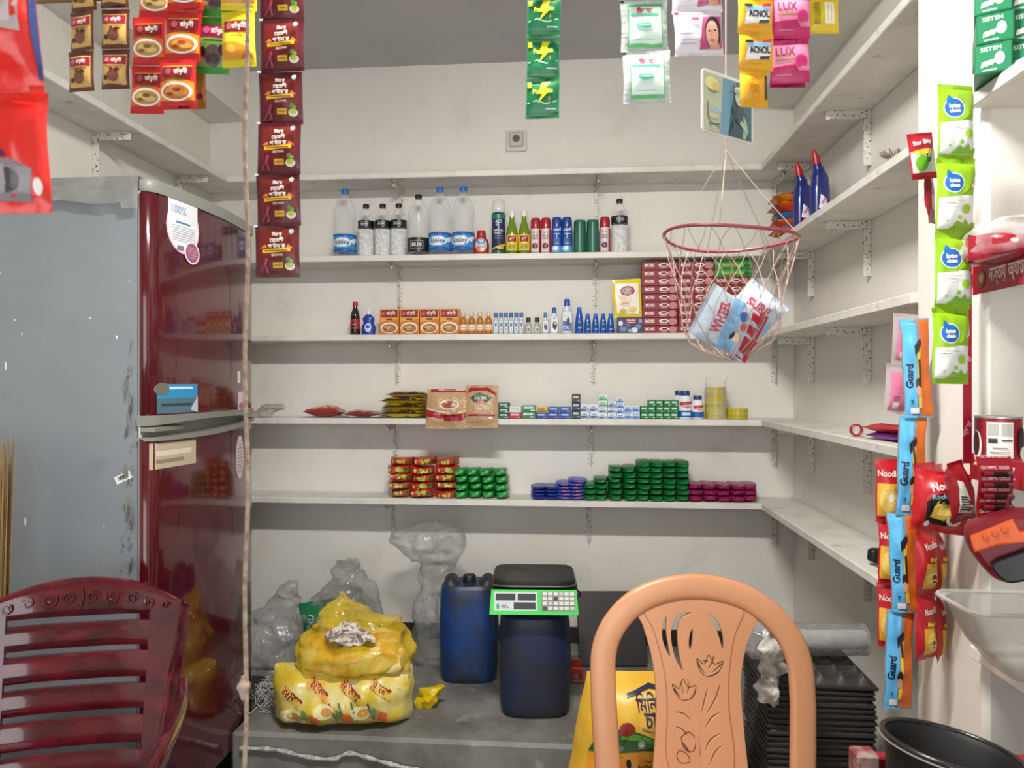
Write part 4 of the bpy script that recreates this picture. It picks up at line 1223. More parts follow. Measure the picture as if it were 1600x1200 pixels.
gs = carton('soap_box', .162, .033, .06, '2f7d34', [('r', -.079, .017, .079, .031, '4a9a3c'), ('r', -.05, .012, .05, .022, '8ab83a'), ('t', 'Herbal', 0, .017, .009, 'c23a2a', .05), ('e', .058, .016, .012, .010, '1f5a2a')])
for k in range(3):
    inst(gs, (bx(1146, SY - .04), SY - .012, zC + 7 * .0357 + k * .0335), (0, 0, random.uniform(-.03, .03)), 'green soap box, %s of the three on the maroon boxes' % nth(k, 3), 'soap box', 'green soap boxes on the maroon stack')

# ---- shelf D
gp = tag(one('plastic_scrap', loft(lerp_rings([(-.02, 0, 0, .05, .03), (-.02, 0, .03, .055, .035), (.02, 0, .045, .06, .03), (.04, 0, .06, .03, .02)], 4), 36, 2., .035, 18, 3), FILM2, None, (bx(425), SY - .05, zD)), 'crumpled grey plastic scrap at the end of the second lowest shelf', 'scrap')


def flat(name, pair, x, y, z, label, cat, rz=0, group=None, tilt=0):
    """a pack lying on its back, front edge towards the room"""
    o = addpk(name, pair, None, (x, y, z), (R(-90) + tilt, 0, rz)); tag(o, label, cat, group); return o


pr = pk('chips_pack', .20, .14, .05, M('9c2a24', .3, 0, .3, .2), [('e', 0, .07, .07, .05, 'd8b06a'), ('e', 0, .07, .05, .035, 'b8742a'), ('r', -.09, .02, -.06, .12, 'e0b83a')], wr=.006, seed=1, axis='h', crimp=.07)
flat('chips_pack', pr, bx(510), SF + .02, zD + .027, 'flat red and yellow snack pack lying alone left of its twin', 'snack pack', .05)
pr = pk('chips_pack', .18, .13, .03, M('8a2a26', .3, 0, .3, .2), [('e', 0, .065, .06, .04, 'c9a070'), ('r', -.08, .02, -.06, .11, 'd8a83a')], wr=.006, seed=2, axis='h', crimp=.08)
flat('chips_pack', pr, bx(567), SF + .015, zD + .018, 'thin dark red snack pack between the chips and the yellow packs', 'snack pack', -.04)
pr = pk('noodle_pack', .235, .15, .035, M('d9b81c', .3, 0, .3, .2), [('r', -.11, .0, .11, .02, '2a2620'), ('e', 0, .08, .06, .05, 'a8323a'), ('t', 'সেমাই', 0, .08, .04, 'f0e6d0', .1)], wr=.006, seed=3, axis='h', crimp=.06)
for k in range(3):
    flat('vermicelli_pack', pr, bx(634 + (k % 2) * 4), SF + .02, zD + .018 + k * .03, 'yellow and black vermicelli pack, %s in the pile under the tan pack' % NTH[k], 'pack', random.uniform(-.06, .06), 'piled yellow packs')
pr = pk('noodle_pack', .22, .15, .03, M('c9a45a', .3, 0, .3, .2), [('r', -.1, .0, .1, .02, '2a2620')], wr=.006, seed=8, axis='h', crimp=.06)
flat('vermicelli_pack', pr, bx(640), SF + .03, zD + .108, 'tan pack topmost on the pile of yellow packs', 'pack', .04)
# two big packs slumped over the shelf edge
BRN = filmmat('clear_pack_with_vermicelli', 'c2a078', .82, .95, rough=.25, scale=30, gloss=.5, bump=.5)
pr = pk('vermicelli_bag', .215, .185, .06, BRN, [('p', [(-.105, .055), (-.05, .045), (.0, .03), (.05, .032), (.105, .05), (.105, .078), (.05, .062), (0, .058), (-.05, .07), (-.105, .085)], 'a01f34'), ('e', .005, .105, .045, .025, 'd9c8b0'), ('e', .005, .105, .036, .018, '9a4a3c'), ('r', -.09, .168, .10, .182, 'a01f34'), ('l', [(-.1, .09), (-.05, .075), (0, .066), (.05, .068), (.1, .086)], .005, 'e6d8c0')], crimp=.06, wr=.006, seed=5)
o = addpk('vermicelli_bag', pr, None, (bx(701, SF - .02), SF - .025, zD - .045), (R(-14), 0, .03)); tag(o, 'clear bag of vermicelli with red band leaning over the shelf edge', 'pack')
pr = pk('vermicelli_bag', .155, .195, .055, BRN, [('p', [(-.07, .155), (-.06, .19), (.02, .19), (.072, .155), (.07, .145), (.02, .17), (-.05, .165)], 'a01f34'), ('p', [(-.055, .135), (-.01, .158), (.055, .135), (.03, .112), (-.03, .112)], '2f6a4a'), ('t', 'Shemai', 0, .134, .02, 'e8e0d0', .06), ('e', 0, .115, .02, .010, 'b84a5a'), ('r', -.06, .05, .065, .058, '9c2a34'), ('e', .045, .042, .008, .006, 'ece6da')], crimp=.06, wr=.006, seed=9)
o = addpk('vermicelli_bag', pr, None, (bx(752, SF - .02), SF - .03, zD - .04), (R(-12), 0, -.05)); tag(o, 'clear bag of brown noodles with green diamond badge over the shelf edge', 'pack')

D8 = lambda zx: 770 + zx / 3.404


def sbox(z0, z1, rows, group, d=.055):
    """a column of little cartons: rows from the bottom: (height px, colour, specs maker)"""
    px = (D8(z0) + D8(z1)) / 2; w = (z1 - z0) / 3.404 * S0 - .0012
    z = zD
    for i, (hp, key, lb) in enumerate(rows):
        h = hp / 3.404 * S0
        k = (key, round(w, 3), round(h, 3))
        if k not in _cart:
            col, a, b, t_ = CART[key]
            sp2 = [('r', -w / 2 + .002, h * .08, w / 2 - .002, h * .42, a), ('r', -w * .36, h * .5, w * .3, h * .8, b)]
            if t_: sp2.append(('t', t_[0], -w * .03, h * .65, h * .2, t_[1], w * .55))
            sp2.append(('r', w * .1, h * .16, w * .42, h * .3, b))
            _cart[k] = carton('medicine_box' if key in ('w', 'wg', 'wb') else 'soap_box', w, h, d, col, sp2)
        inst(_cart[k], (bx(px, SF + .06) + random.uniform(-.001, .001), SF + .065 + random.uniform(-.004, .004), z), (0, 0, random.uniform(-.03, .03)), lb.replace('#', nth(i, len(rows))), 'carton', group)
        z += h + .0004


_cart = {}
CART = {'dg': ('1c4a3c', '2f6a58', 'c9d6d0', ('SOAP', '1c4a3c')), 'wp': ('dfe0dc', 'cfd2ce', 'b8bcc0', None), 'pk': ('c22a52', 'a81f44', 'e6c0cc', ('Rose', 'c22a52')), 'lg': ('4a8a66', '2f7350', 'dfe9e2', ('herbal', '2f6a4a')),
        'ye': ('d8c23a', '2f7a3a', 'c23a3a', None), 'bl': ('2a4a9c', '1f3a84', '8fa6d8', ('Wheel', 'eef0f6')), 'dk': ('22262e', '2f3a48', '8a9aa8', ('men', 'dfe3e8')), 'w': ('dfe3e6', '3a5a9c', 'b9c3d0', ('tab', '2a3f80')),
        'wg': ('dfe6e2', '3a9a6a', '7ac09a', None), 'wb': ('e3e7ea', '2a6ac0', '5a8ad0', ('cap', 'eef2f6')), 'gr': ('1f7a42', '176636', 'a9d0b4', ('Dettol', 'eef4ee'))}
sbox(31, 90, [(27, 'dg', 'dark green soap box, # of the three by the vermicelli bags')] * 3, 'dark green soap boxes')
sbox(91, 153, [(30, 'pk', 'pink soap box under a white one on the second lowest shelf'), (31, 'wp', 'white soap box resting on the pink one')], None)
sbox(156, 230, [(34, 'lg', 'wide pale green box, # of the pair beside the pink soap')] * 2, 'wide pale green boxes')
sbox(232, 293, [(29, 'bl', 'blue soap carton under the yellow one'), (29, 'ye', 'yellow and green soap carton on a blue one')], None)
for z0, nb in ((295, 'next to the yellow carton'), (356, 'next to the black cartons')): sbox(z0, z0 + 59, [(30, 'bl', 'blue washing soap carton, # of the pair ' + nb)] * 2, 'block of blue soap cartons')
sbox(420, 465, [(42, 'dk', 'narrow black carton, # in the stack of three')] * 3, 'black cartons')
for z0, nb in ((467, 'next to the black cartons'), (515, 'next to the green-topped stack')): sbox(z0, z0 + 46, [(37, 'w', 'white medicine box with blue stripe, # of the pair ' + nb)] * 2, 'block of white boxes')
sbox(562, 608, [(30, 'w', 'white medicine box, # in the green-topped stack')] * 2 + [(32, 'wg', 'white and green medicine box, # in its stack')] * 2, 'green-topped stack')
sbox(610, 655, [(30, 'w', 'white medicine box, # in the stack beside the green-topped one')] * 3, 'white stack of three')
sbox(657, 695, [(27, 'wb', 'narrow blue and white box, # in the stack of four')] * 4, 'narrow blue and white stack')
for z0, nb in ((697, 'next to the narrow stack'), (739, 'next to the green soap boxes')): sbox(z0, z0 + 40, [(34, 'wb', 'low blue and white box, # of the pair ' + nb)] * 2, 'low blue and white block')
for i in range(5): sbox(783 + 40.4 * i, 783 + 40.4 * i + 39, [(32, 'gr', 'green antiseptic soap box, # of the %s column from the white boxes' % ROW[i])] * (3 if i else 2), 'green antiseptic boxes')
pb2 = bottle('pill_bottle', [(.026, 0), (.029, .004), (.029, .085), (.024, .1), (.018, .106)], M('dfe3e8', .35), [(.0205, .105), (.0215, .107), (.0215, .123), (.019, .126)], M('23407c', .35), [(.008, .082, M('e4e8ec', .4))], [('r', -.09, .008, .09, .038, '1f5ca8'), ('p', [(-.03, .06), (.03, .066), (.03, .08), (-.03, .076)], 'c2452c'), ('t', 'Huggies', 0, .055, .013, 'b8362a', .045), ('r', -.02, .016, .02, .03, 'c9dcee')])
inst(pb2, (bx(1069), SF + .06, zD), (0, 0, TH), 'taller white bottle with blue cap and red and blue label', 'bottle')
pb3 = bottle('pill_bottle', [(.023, 0), (.026, .004), (.026, .07), (.021, .083), (.016, .088)], M('dfe3e8', .35), [(.0185, .087), (.019, .089), (.019, .102), (.017, .105)], M('23407c', .35), [(.007, .066, M('e4e8ec', .4))], [('r', -.08, .007, .08, .032, '1f5ca8'), ('p', [(-.026, .046), (.026, .052), (.026, .064), (-.026, .06)], 'c2452c'), ('t', 'Huggies', 0, .044, .010, 'b8362a', .04)])
inst(pb3, (bx(1088.5), SF + .06, zD), (0, 0, TH), 'shorter white bottle with blue cap beside the taller one', 'bottle')
inst(pb2, (bx(1062, SF + .13), SF + .135, zD), (0, 0, TH), 'white bottle with blue cap half hidden behind the taller one', 'bottle')
TAPE = mixmat('yellow_tape', 'a89a1c', 'c0b02a', 40, .4, .6, r=.25, stretch=(.1, .1, 3), coat=.4)
tr = thing('tape_stack', 'tall stack of olive yellow tape rolls in a clear sleeve', 'tape', (bx(1117), SF + .07, zD))
for k in range(3): one('tape_roll', lathe([(.025, .0), (.046, 0.0), (.0465, .002), (.0465, .046), (.046, .048), (.025, .048), (.025, .0)], 28, False), TAPE, tr, (0, 0, k * .0482))
one('clear_sleeve', loft(lerp_rings([(0, 0, .0, .048, .048), (0, 0, .15, .048, .048), (.002, 0, .17, .05, .044), (.004, 0, .19, .052, .03)], 5), 30, 2., .006, 20, 2, cap=False), FILM, tr)
tr2 = one('tape_roll', lathe([(.025, .0), (.046, 0.0), (.0465, .002), (.0465, .046), (.046, .048), (.025, .048), (.025, .0)], 28, False), TAPE, None, (bx(1150), SF + .06, zD))
tag(tr2, 'single olive yellow tape roll lying beside the tape stack', 'tape')

# ---- shelf E
px7 = lambda zx: 390 + zx / 3.636
nds = [pk('noodle_pack', .112, .037, .12, M('b83024', .3, 0, .35, .3, 60), [('p', [(-.02, .006), (.025, .004), (.03, .03), (-.015, .032)], 'a9c23a'), ('p', [(-.05, .01), (-.03, .008), (-.024, .026), (-.05, .03)], 'e0862c'), ('e', .042, .018, .010, .009, '2f7a34'), ('r', -.006, .012, .014, .022, 'e6e0c8'), ('e', -.034, .022, .006, .006, 'f0d8a0')], axis='h', crimp=.05, pu=4, pv=4, q=.4, wr=.012, wf=55, seed=5 + sd_, nu=26, nv=16) for sd_ in range(4)]
for c, (z0, z1) in enumerate(((790, 922), (924, 1046), (1046, 1180))):
    for k in range(5):
        o = addpk('noodle_pack', nds[(k + c * 2) % 4], None, (bx((px7(z0) + px7(z1)) / 2 + random.uniform(-2, 2), SF + .05), SF + .075 + random.uniform(-.012, .008), zE + k * .0365 + .001), (random.uniform(-.08, .08), random.uniform(-.06, .06), random.choice([0, math.pi]) * 0 + random.uniform(-.12, .12)))
        tag(o, 'red and green noodle pack, %s in the heap column %s' % (nth(k, 5), ('by the bracket', 'in the middle', 'by the biscuits')[c]), 'noodles', 'heap of noodle packs')
gn = pk('biscuit_pack', .064, .034, .13, M('1f8a3c', .28, 0, .4, .3, 60), [('r', -.02, .008, .02, .02, '2fa04a'), ('e', .01, .022, .010, .006, '6ac07a')], axis='h', crimp=.04, pu=4, pv=4, q=.38, wr=.009, wf=60, seed=7, nu=18, nv=12)
for c in range(4):
    for k in range(4):
        o = addpk('biscuit_pack', gn, None, (bx(px7(1166 + 38 + c * 76 - (10 if k == 3 else 0) + random.uniform(-4, 4)), SF + .05), SF + .085 + random.uniform(-.01, .008), zE + k * .0335 + .001), (random.uniform(-.06, .06), random.uniform(-.05, .05), random.uniform(-.1, .1)))
        tag(o, 'bright green biscuit pack, %s in the %s column from the noodle heap' % (nth(k, 4), ROW[c]), 'biscuits', 'block of green biscuits')
bp = pk('powder_pack', .082, .016, .15, M('1c2f84', .34, 0, .1, .3, 60), [('r', -.03, .004, .0, .010, '2f4ab0')], axis='h', crimp=.04, pu=5, pv=2.5, q=.45, wr=.006, wf=60, seed=9, nu=16, nv=10)
for c in range(2):
    for k in range(4):
        o = addpk('powder_pack', bp, None, (bx(D8(212 + 34 + c * 68 + random.uniform(-3, 3)), SF + .04), SF + .09, zE + k * .0145 + .001), (0, random.uniform(-.05, .05), random.uniform(-.1, .1)))
        tag(o, 'dark navy sachet pack, %s in the pile %s' % (nth(k, 4), ('standing apart at the free end', 'touching the light blue packs')[c]), 'sachets', 'pile of navy packs')
bp2 = pk('powder_pack', .085, .017, .15, M('2f4fb0', .34, 0, .1, .3, 60), [('r', -.03, .006, .03, .012, '8fb0e0'), ('t', 'WHEEL', 0, .009, .008, 'e03a4a', .05)], axis='h', crimp=.04, pu=5, pv=2.5, q=.45, wr=.006, wf=60, seed=10, nu=16, nv=10)
for c in range(2):
    for k in range(6):
        if c == 0 and k > 4: continue
        o = addpk('powder_pack', bp2, None, (bx(D8(345 + 36 + c * 66 + random.uniform(-4, 4)), SF + .04), SF + .09, zE + k * .0150 + .001), (0, random.uniform(-.06, .06), random.uniform(-.12, .12)))
        tag(o, 'light blue detergent pack, %s in the pile %s' % (nth(k, 5 + c), ('next to the navy packs', 'next to the deep green stack')[c]), 'detergent', 'pile of blue detergent packs')
gd = pk('detergent_pack', .064, .0265, .15, M('0f6a34', .34, 0, .1, .3, 60), [('r', -.02, .006, .02, .014, '1a8444'), ('e', .026, .004, .005, .003, 'b83a3a')], axis='h', crimp=.03, pu=6, pv=4, q=.36, wr=.007, wf=60, seed=12, nu=16, nv=10)
for ci, (z0, n_) in enumerate(((482, 3), (540, 4), (618, 6), (694, 6), (766, 7), (836, 7), (906, 7), (974, 7))):
    for k in range(n_):
        o = addpk('detergent_pack', gd, None, (bx(D8(z0 + 34 + random.uniform(-3, 3)), SF + .04), SF + .085 + random.uniform(-.006, .006), zE + k * .0252 + .001), (random.uniform(-.04, .04), random.uniform(-.05, .05), random.uniform(-.06, .06)))
        tag(o, 'deep green detergent pack, %s in the %s column from the blue packs' % (nth(k, n_), ROW[ci]), 'detergent', 'stepped stack of green packs')
mg = pk('candy_pack', .068, .0265, .15, M('8c1450', .34, 0, .1, .3, 60), [('r', -.02, .006, .02, .012, 'a81f64'), ('e', .026, .018, .005, .004, 'd8923a')], axis='h', crimp=.03, pu=6, pv=4, q=.36, wr=.007, wf=60, seed=14, nu=16, nv=10)
for c in range(5):
    for k in range(3):
        o = addpk('detergent_pack', mg, None, (bx(D8(1036 + 38 + c * 74 + random.uniform(-4, 4)), SF + .04), SF + .085 + random.uniform(-.006, .006), zE + k * .0252 + .001), (random.uniform(-.04, .04), random.uniform(-.05, .05), random.uniform(-.06, .06)))
        tag(o, 'magenta washing powder pack, %s in the %s column from the green stack' % (nth(k, 3), ROW[c]), 'detergent', 'stack of magenta packs')


# ================================================================ STANDING ON THE RIGHT
# ---- egg trays
TRAY = M('383735', .5)
ey = 2.10; ex0 = atY(1201, 598, ey).x; ew = .285; eh = CZ - (1040 - 598) / F * dep((ex0 + .15, ey))
pitch = .0165; NT = int((eh - .05) / pitch)


def trayfn(u, v):
    x = u * ew; y = v * ew
    b = .021 * (1 - abs(math.cos(u * 5 * math.pi))) * (1 - abs(math.cos(v * 5 * math.pi))) ** .7
    e = min(u, v, 1 - u, 1 - v)
    if e < .001: return (x, y, -.004)
    return (x, y, .014 + b if e > .03 else .004)


vv, ff = grid(trayfn, 30, 30)
tv = [(x, y, z - .003) for x, y, z in vv]; n = len(vv)
tray_me = MB().add((vv + tv, ff + [tuple(n + i for i in q)[::-1] for q in ff]), TRAY).add(cbox(-.004, ew + .004, -.004, .004, -.004, .004, .001), TRAY, smooth=False).add(cbox(-.004, .004, 0, ew, -.004, .004, .001), TRAY, smooth=False).add(cbox(ew - .004, ew + .004, 0, ew, -.004, .004, .001), TRAY, smooth=False).mesh('egg_tray')
for k in range(NT + 1):
    o = obj('egg_tray', tray_me, None, (ex0 + random.uniform(-.004, .004), ey + random.uniform(-.003, .003), .006 + k * pitch + (.004 if k == NT else 0)), (0, random.uniform(-.006, .006) + (.02 if k == NT else 0), random.uniform(-.012, .012)))
    tag(o, 'black plastic egg tray in the tall stack behind the salmon chair' if k < NT else 'black egg tray with open cups topmost on the stack', 'egg tray', 'stacked egg trays')
et = .006 + NT * pitch + .045
roll = thing('film_roll', 'lying roll of clear plastic film on the egg trays', 'film roll', (ex0 + .19, ey + .13, et + .042), (0, 0, .05))
P = [(-.12 + .24 * i / 14, 0, 0) for i in range(15)]
one('film', tube(P, [.046 + .004 * mnoise.noise(Vector((i * .7, 2, 0))) for i in range(15)], 22), FILM2, roll)
one('core', tube([(-.119, 0, 0), (.119, 0, 0)], .028, 16), filmmat('rolled_film', 'c9c9c6', .55, .75, scale=25), roll)
tag(one('plastic_bag', loft(lerp_rings([(0, 0, 0, .07, .07), (0, 0, .03, .095, .09), (.01, 0, .07, .08, .08), (.02, 0, .1, .03, .03)], 5), 34, 2, .04, 12, 21), FILM2, None, (ex0 + .03, ey + .14, et - .006)), 'crumpled clear plastic bag on the egg trays beside the rolled film', 'bag')
gl = tag(one('glove', loft(lerp_rings([(-.035, -.03, -.09, .028, .012), (-.03, -.03, -.05, .03, .016), (-.02, -.012, .0, .035, .024), (0, 0, .05, .04, .03), (.01, .01, .09, .03, .022), (.012, .01, .125, .014, .012)], 6), 40, 2, .04, 17, 33, vamp=.5), mixmat('white_knit', 'd6d3cc', 'aaa79f', 40, .4, .6, r=.95, bump=.5), None, (ex0 + .02, ey + .01, et + .01)), 'crumpled white knitted glove hanging over the egg tray stack', 'glove')

# ---- red box with the black bucket
RBX = mixmat('worn_red_paint', '7d1a22', '8f1420', 6, .4, .6, r=.4, hc='4a2a2a', scale2=8, lo2=.62, hi2=.8)
q = atD(1334, 1160, 1.14)
bxr = thing('wooden_box', 'open dark red wooden box holding the black bucket', 'box', (q.x, q.y, 0), (0, 0, TH - .04))
bw, bdp, bh = .34, .24, q.z
one('front_panel', cbox(0, bw, -.02, 0, .001, bh - .035, .003), RBX, bxr, (0, -bdp + .02, 0), smooth=False)
one('back_panel', cbox(0, bw, -.02, 0, .001, bh - .012, .003), RBX, bxr, (0, 0, 0), smooth=False)
for x in (0, bw - .02): one('side_panel', cbox(x, x + .02, -bdp + .02, -.02, .001, bh - .02, .003), RBX, bxr, smooth=False)
for x in (-.012, bw - .022):
    for y in (-bdp + .0, -.03): one('corner_post', cbox(x, x + .034, y - .012, y + .022, .0, bh, .003), mixmat('post_%d_%d' % (x * 100, y * 100), '7a2a2c', '8f857c', 14, .5, .62, r=.5), bxr, smooth=False)
one('bottom_board', cbox(.02, bw - .02, -bdp + .02, -.02, bh - .20, bh - .185, .002), RBX, bxr, smooth=False)
q2 = atD(1472, 1150, 1.03)
bk_ = thing('bucket', 'round black pan-like bucket standing in the red box', 'bucket', (q2.x, q2.y - .0, q2.z - .122), (R(-3), R(9), TH))
rr = .120
bk_.scale = (.735,) * 3
one('shell', lathe([(.09, 0), (.094, .003), (rr - .006, .13), (rr - .003, .14), (rr - .005, .142), (rr - .012, .13), (.088, .006), (.0, .005)], 40, False), M('0a0a0b', .55), bk_)
one('rim', tube([(rr * math.cos(a * math.pi / 24), rr * math.sin(a * math.pi / 24), .143) for a in range(48)], .0058, 10, True), M('1b1b1c', .25), bk_)
one('rim_edge', tube([((rr + .004) * math.cos(a * math.pi / 24), (rr + .004) * math.sin(a * math.pi / 24), .1375) for a in range(48)], .0016, 6, True), M('8a867c', .4), bk_)

# ---- bay beside the pillar
BX = .80
dB, dC, dD, dE = SZ['B'], SZ['C'], SZ['D'], SZ['E']


def banner(label, y0, y1, z0, z1, texts, tilt=0.):
    o = one('shelf_banner', cbox(-.003, 0, 0, y1 - y0, 0, z1 - z0, .0008), M('9c1428', .35), None, (BX - .001, y0, z0), (tilt, 0, 0), smooth=False)
    fn = lambda u, v, of: (-.003 - of, (y1 - y0) - u, v)
    prt(texts, fn, .05, .4, .0006, 'printed_label', o)
    return tag(o, label, 'banner')


banner('red shelf edge strip with white Bengali lettering under the toast pack', .55, 1.545, dC - .045, dC + .012, [('t', 'নাস্তায়', .088, .028, .036, 'f2ece8', .055, 0, .01), ('t', 'অ্যামে', .150, .028, .036, 'f2ece8', .055, 0, .01), ('e', .03, .028, .018, .018, '7a3a2a'), ('e', .035, .03, .008, .010, 'b88a6a')])
banner('red shelf edge strip with white lettering below the round tin', .55, 1.555, dD - .03, dD + .022, [('t', 'অ্যামে', .125, .024, .034, 'f2ece8', .06, 0, .01), ('e', .06, .036, .014, .012, '8a7a6a'), ('e', .06, .036, .010, .009, 'b0a090'), ('r', .055, .040, .10, .043, 'e6dcd8')])
vt = tag(one('red_tape', cbox(-.009, .009, -.002, 0, 0, .40, .0006), M('94152a', .35), None, tuple(atY(1511, 724, 1.55)), (0, R(0), TH), smooth=False), 'vertical red ribbon running down the pillar edge beside the sachets', 'ribbon')
prt([('t', 'এ্যামে', 0, .07, .012, 'd8a8ae', .05, 1.1), ('t', 'এ্যামে', 0, .2, .012, 'd8a8ae', .05, 1.1)], flatfn(.002), .05, .4, .0005, 'printed_label', vt)
# tin
q = atD(1534, 600, 1.42)
tn = bottle('tin_can', [(.0385, 0), (.0385, .002), (.0385, .094), (.0385, .096)], M('7d1424', .3), [(.0395, .094), (.0402, .096), (.0395, .098), (.036, .0965)], M('b9b8b4', .3, .8), [(.003, .093, M('8a1828', .3))],
            [('r', -.022, .02, .022, .088, 'e6e2dc'), ('r', -.020, .062, -.002, .085, 'b0aca8'), ('r', .002, .062, .020, .085, 'b0aca8'), ('r', -.019, .048, -.004, .057, '4a2f38'), ('r', .002, .052, .020, .055, '2f2a2c'), ('r', -.012, .038, .012, .040, '8a8684'), ('r', -.016, .03, .016, .032, '8a8684'), ('e', -.042, .042, .012, .03, 'e6d8c8'), ('e', -.043, .046, .009, .024, '3a1418'), ('p', [(-.055, .004), (-.03, .004), (-.026, .02), (-.04, .014)], 'e0c6a0'), ('e', .040, .05, .010, .028, '241a1c'), ('e', .044, .03, .010, .012, 'e6dccb')], capname='rim')
inst(tn, (q.x + .03, q.y, dD + .0008), (0, 0, TH - .5), 'round maroon tin with white information panel on the shelf beside the pillar', 'tin')
# toast pack
q = atD(1580, 400, 1.36)
tp_ = thing('toast_pack', 'red toast pack in a clear wrapper on the shelf beside the pillar', 'pack', (q.x + .02, q.y, dC + .001), (0, 0, TH))
pr = pk('red_tray', .20, .05, .14, M('8f1426', .3, 0, .3, .2), [('e', -.06, .03, .006, .004, 'e6b8bc')], axis='h', crimp=.02, pu=4, pv=4, q=.35, wr=.004, seed=3)
addpk('red_tray', pr, tp_)
one('clear_wrapper', loft(lerp_rings([(0, 0, .004, .09, .06), (0, 0, .02, .105, .075), (0, 0, .05, .098, .07), (.01, 0, .075, .08, .055), (.01, 0, .085, .04, .03)], 4), 34, 3, .012, 20, 4), FILM, tp_)
# toothpaste boxes
tbx = carton('toothpaste_box', .060, .056, .15, '0f6b45', [('r', -.028, .003, .028, .053, '12744b'), ('t', 'SISTEM', -.004, .046, .008, 'e6efe9', .04), ('e', .010, .026, .008, .012, 'f0f2f0'), ('p', [(-.02, .012), (.0, .016), (.004, .026), (-.018, .022)], 'f0f2f0'), ('t', 'complete', -.006, .006, .006, 'cfe0d6', .03)])
for i in range(2):
    for k in range(3):
        q = atD(1564 + 46 * i, 80, 1.42)
        inst(tbx, (q.x + .0, q.y + .03 - .01 * i, dB + .001 + .0565 * k), (0, 0, -R(27) + (.04 if k == 1 else 0)), 'dark green toothpaste box, %s in the stack %s' % (nth(k, 3), ('against the pillar', 'away from the pillar')[i]), 'toothpaste box', 'stacked toothpaste boxes')
# frosted bin
q = atD(1480, 938, 1.36)
bn = thing('plastic_bin', 'frosted clear plastic bin on the lowest shelf beside the pillar', 'bin', (q.x, q.y - .09, dE + .001))
rimz = q.z - dE
W_, L_ = .34, .15


def rrect(ins, insx, z, r=.03):
    out = []
    for cx, cy, a0 in ((W_ - ins - r, L_ - ins * .6 - r, 0), (insx + r, L_ - ins * .6 - r, 90), (insx + r, ins * .6 + r, 180), (W_ - ins - r, ins * .6 + r, 270)):
        for j in range(5): a_ = R(a0 + 22.5 * j); out.append((cx + r * math.cos(a_), cy + r * math.sin(a_), z))
    return out


rings = [rrect(.03, .10, .0), rrect(.022, .085, .004), rrect(.015, .045, rimz * .4), rrect(.004, .012, rimz - .01), rrect(0, 0, rimz), rrect(.006, .012, rimz - .003), rrect(.018, .05, rimz * .4), rrect(.026, .09, .008)]
v = [p_ for rg in rings for p_ in rg]; n = 20; f = []
for j in range(len(rings) - 1):
    for i in range(n): f.append((n * j + i, n * j + (i + 1) % n, n * j + n + (i + 1) % n, n * j + n + i))
f.append(tuple(range(n))[::-1]); f.append(tuple(n * (len(rings) - 1) + i for i in range(n)))
one('shell', (v, f), TUB, bn)
one('rim', tube(rrect(0, 0, rimz), .004, 8, True), TUB, bn)
# torch lantern
TD = 1.22; q = atD(1570, 860, TD); ks = TD / F
tc_ = lambda x, y: ((x - 1572) * ks * .9, -(y - 862) * ks * .9)
tl = thing('torch_lantern', 'dark red torch lantern with orange grip and black front hanging by the shelf', 'torch', tuple(q), (0, 0, TH - .59))
out = smoothpts([tc_(*p_) for p_ in ((1514, 838), (1530, 826), (1560, 812), (1592, 800), (1622, 806), (1640, 845), (1644, 885), (1610, 906), (1584, 917), (1566, 917), (1548, 902), (1524, 868))], 4, True)
one('body', curve_cut([(x * .86, y * .86) for x, y in out], [], .05, .012), M('7d1222', .35), tl, (0, .05, 0))
org = [tc_(*p_) for p_ in ((1526, 846), (1580, 813), (1588, 821), (1592, 831), (1606, 829), (1606, 838), (1560, 850), (1530, 865), (1526, 858), (1542, 850), (1532, 852))]
one('orange_grip', curve_cut([tc_(*p_) for p_ in ((1525, 846), (1582, 813), (1592, 832), (1620, 828), (1620, 838), (1562, 850), (1530, 866), (1527, 858))], [], .016, .004), M('e8662c', .4), tl, (0, .010, 0))
for x, y in ((1544, 842), (1558, 834), (1572, 826)): one('button', lathe([(.0052, 0), (.0052, .003), (.004, .0042)], 14), M('d95a24', .4), tl, (tc_(x, y)[0], -.0015, tc_(x, y)[1]), (R(90), 0, 0))
one('front_lens', curve_cut(smoothpts([tc_(*p_) for p_ in ((1556, 890), (1590, 868), (1616, 856), (1634, 878), (1618, 898), (1588, 912), (1572, 912))], 3, True), [], .012, .004), M('0c0b0b', .25), tl, (0, .008, 0))
one('strap', tube([(.0, .05, .05), (.004, .05, .07), (.006, .05, .085)], .002, 6), M('6a1420', .5), tl)
# battery card
q = atD(1556, 818, 1.30); kb_ = 1.30 / F
bcd = thing('battery_card', 'red card strip of small black batteries hanging below the tin', 'battery card', tuple(q), (R(-2), 0, TH))
one('card', slab(lambda u, v_: ((u - .5) * .062 + .004 * v_ * 0, .004 * math.sin(v_ * 7), v_ * .118), 6, 10, .0012), M('8f1626', .35), bcd)
tx = []
for k in range(6): tx.append(('t', 'OLYMPIC GOLD', -.001, .012 + k * .0195 + .009, .0055, 'e6c8cc', .05))
prt(tx, lambda u, v_, o: (u, .004 * math.sin(v_ / .118 * 7) - o, v_), .05, .4, .0006, 'printed_label', bcd)
for k in range(5):
    b_ = one('battery', tube([(-.026, 0, 0), (.026, 0, 0)], .0052, 12), M('1d1a1b', .3, .3), bcd, (0, -.005, .009 + k * .0195))
    one('battery_tip', tube([(.018, 0, 0), (.0275, 0, 0)], .0054, 12), M('6a5a5a', .3, .6), b_)
    one('battery_band', tube([(-.026, 0, 0), (-.008, 0, 0)], .0054, 12), M('7d1c28', .3, .2), b_)

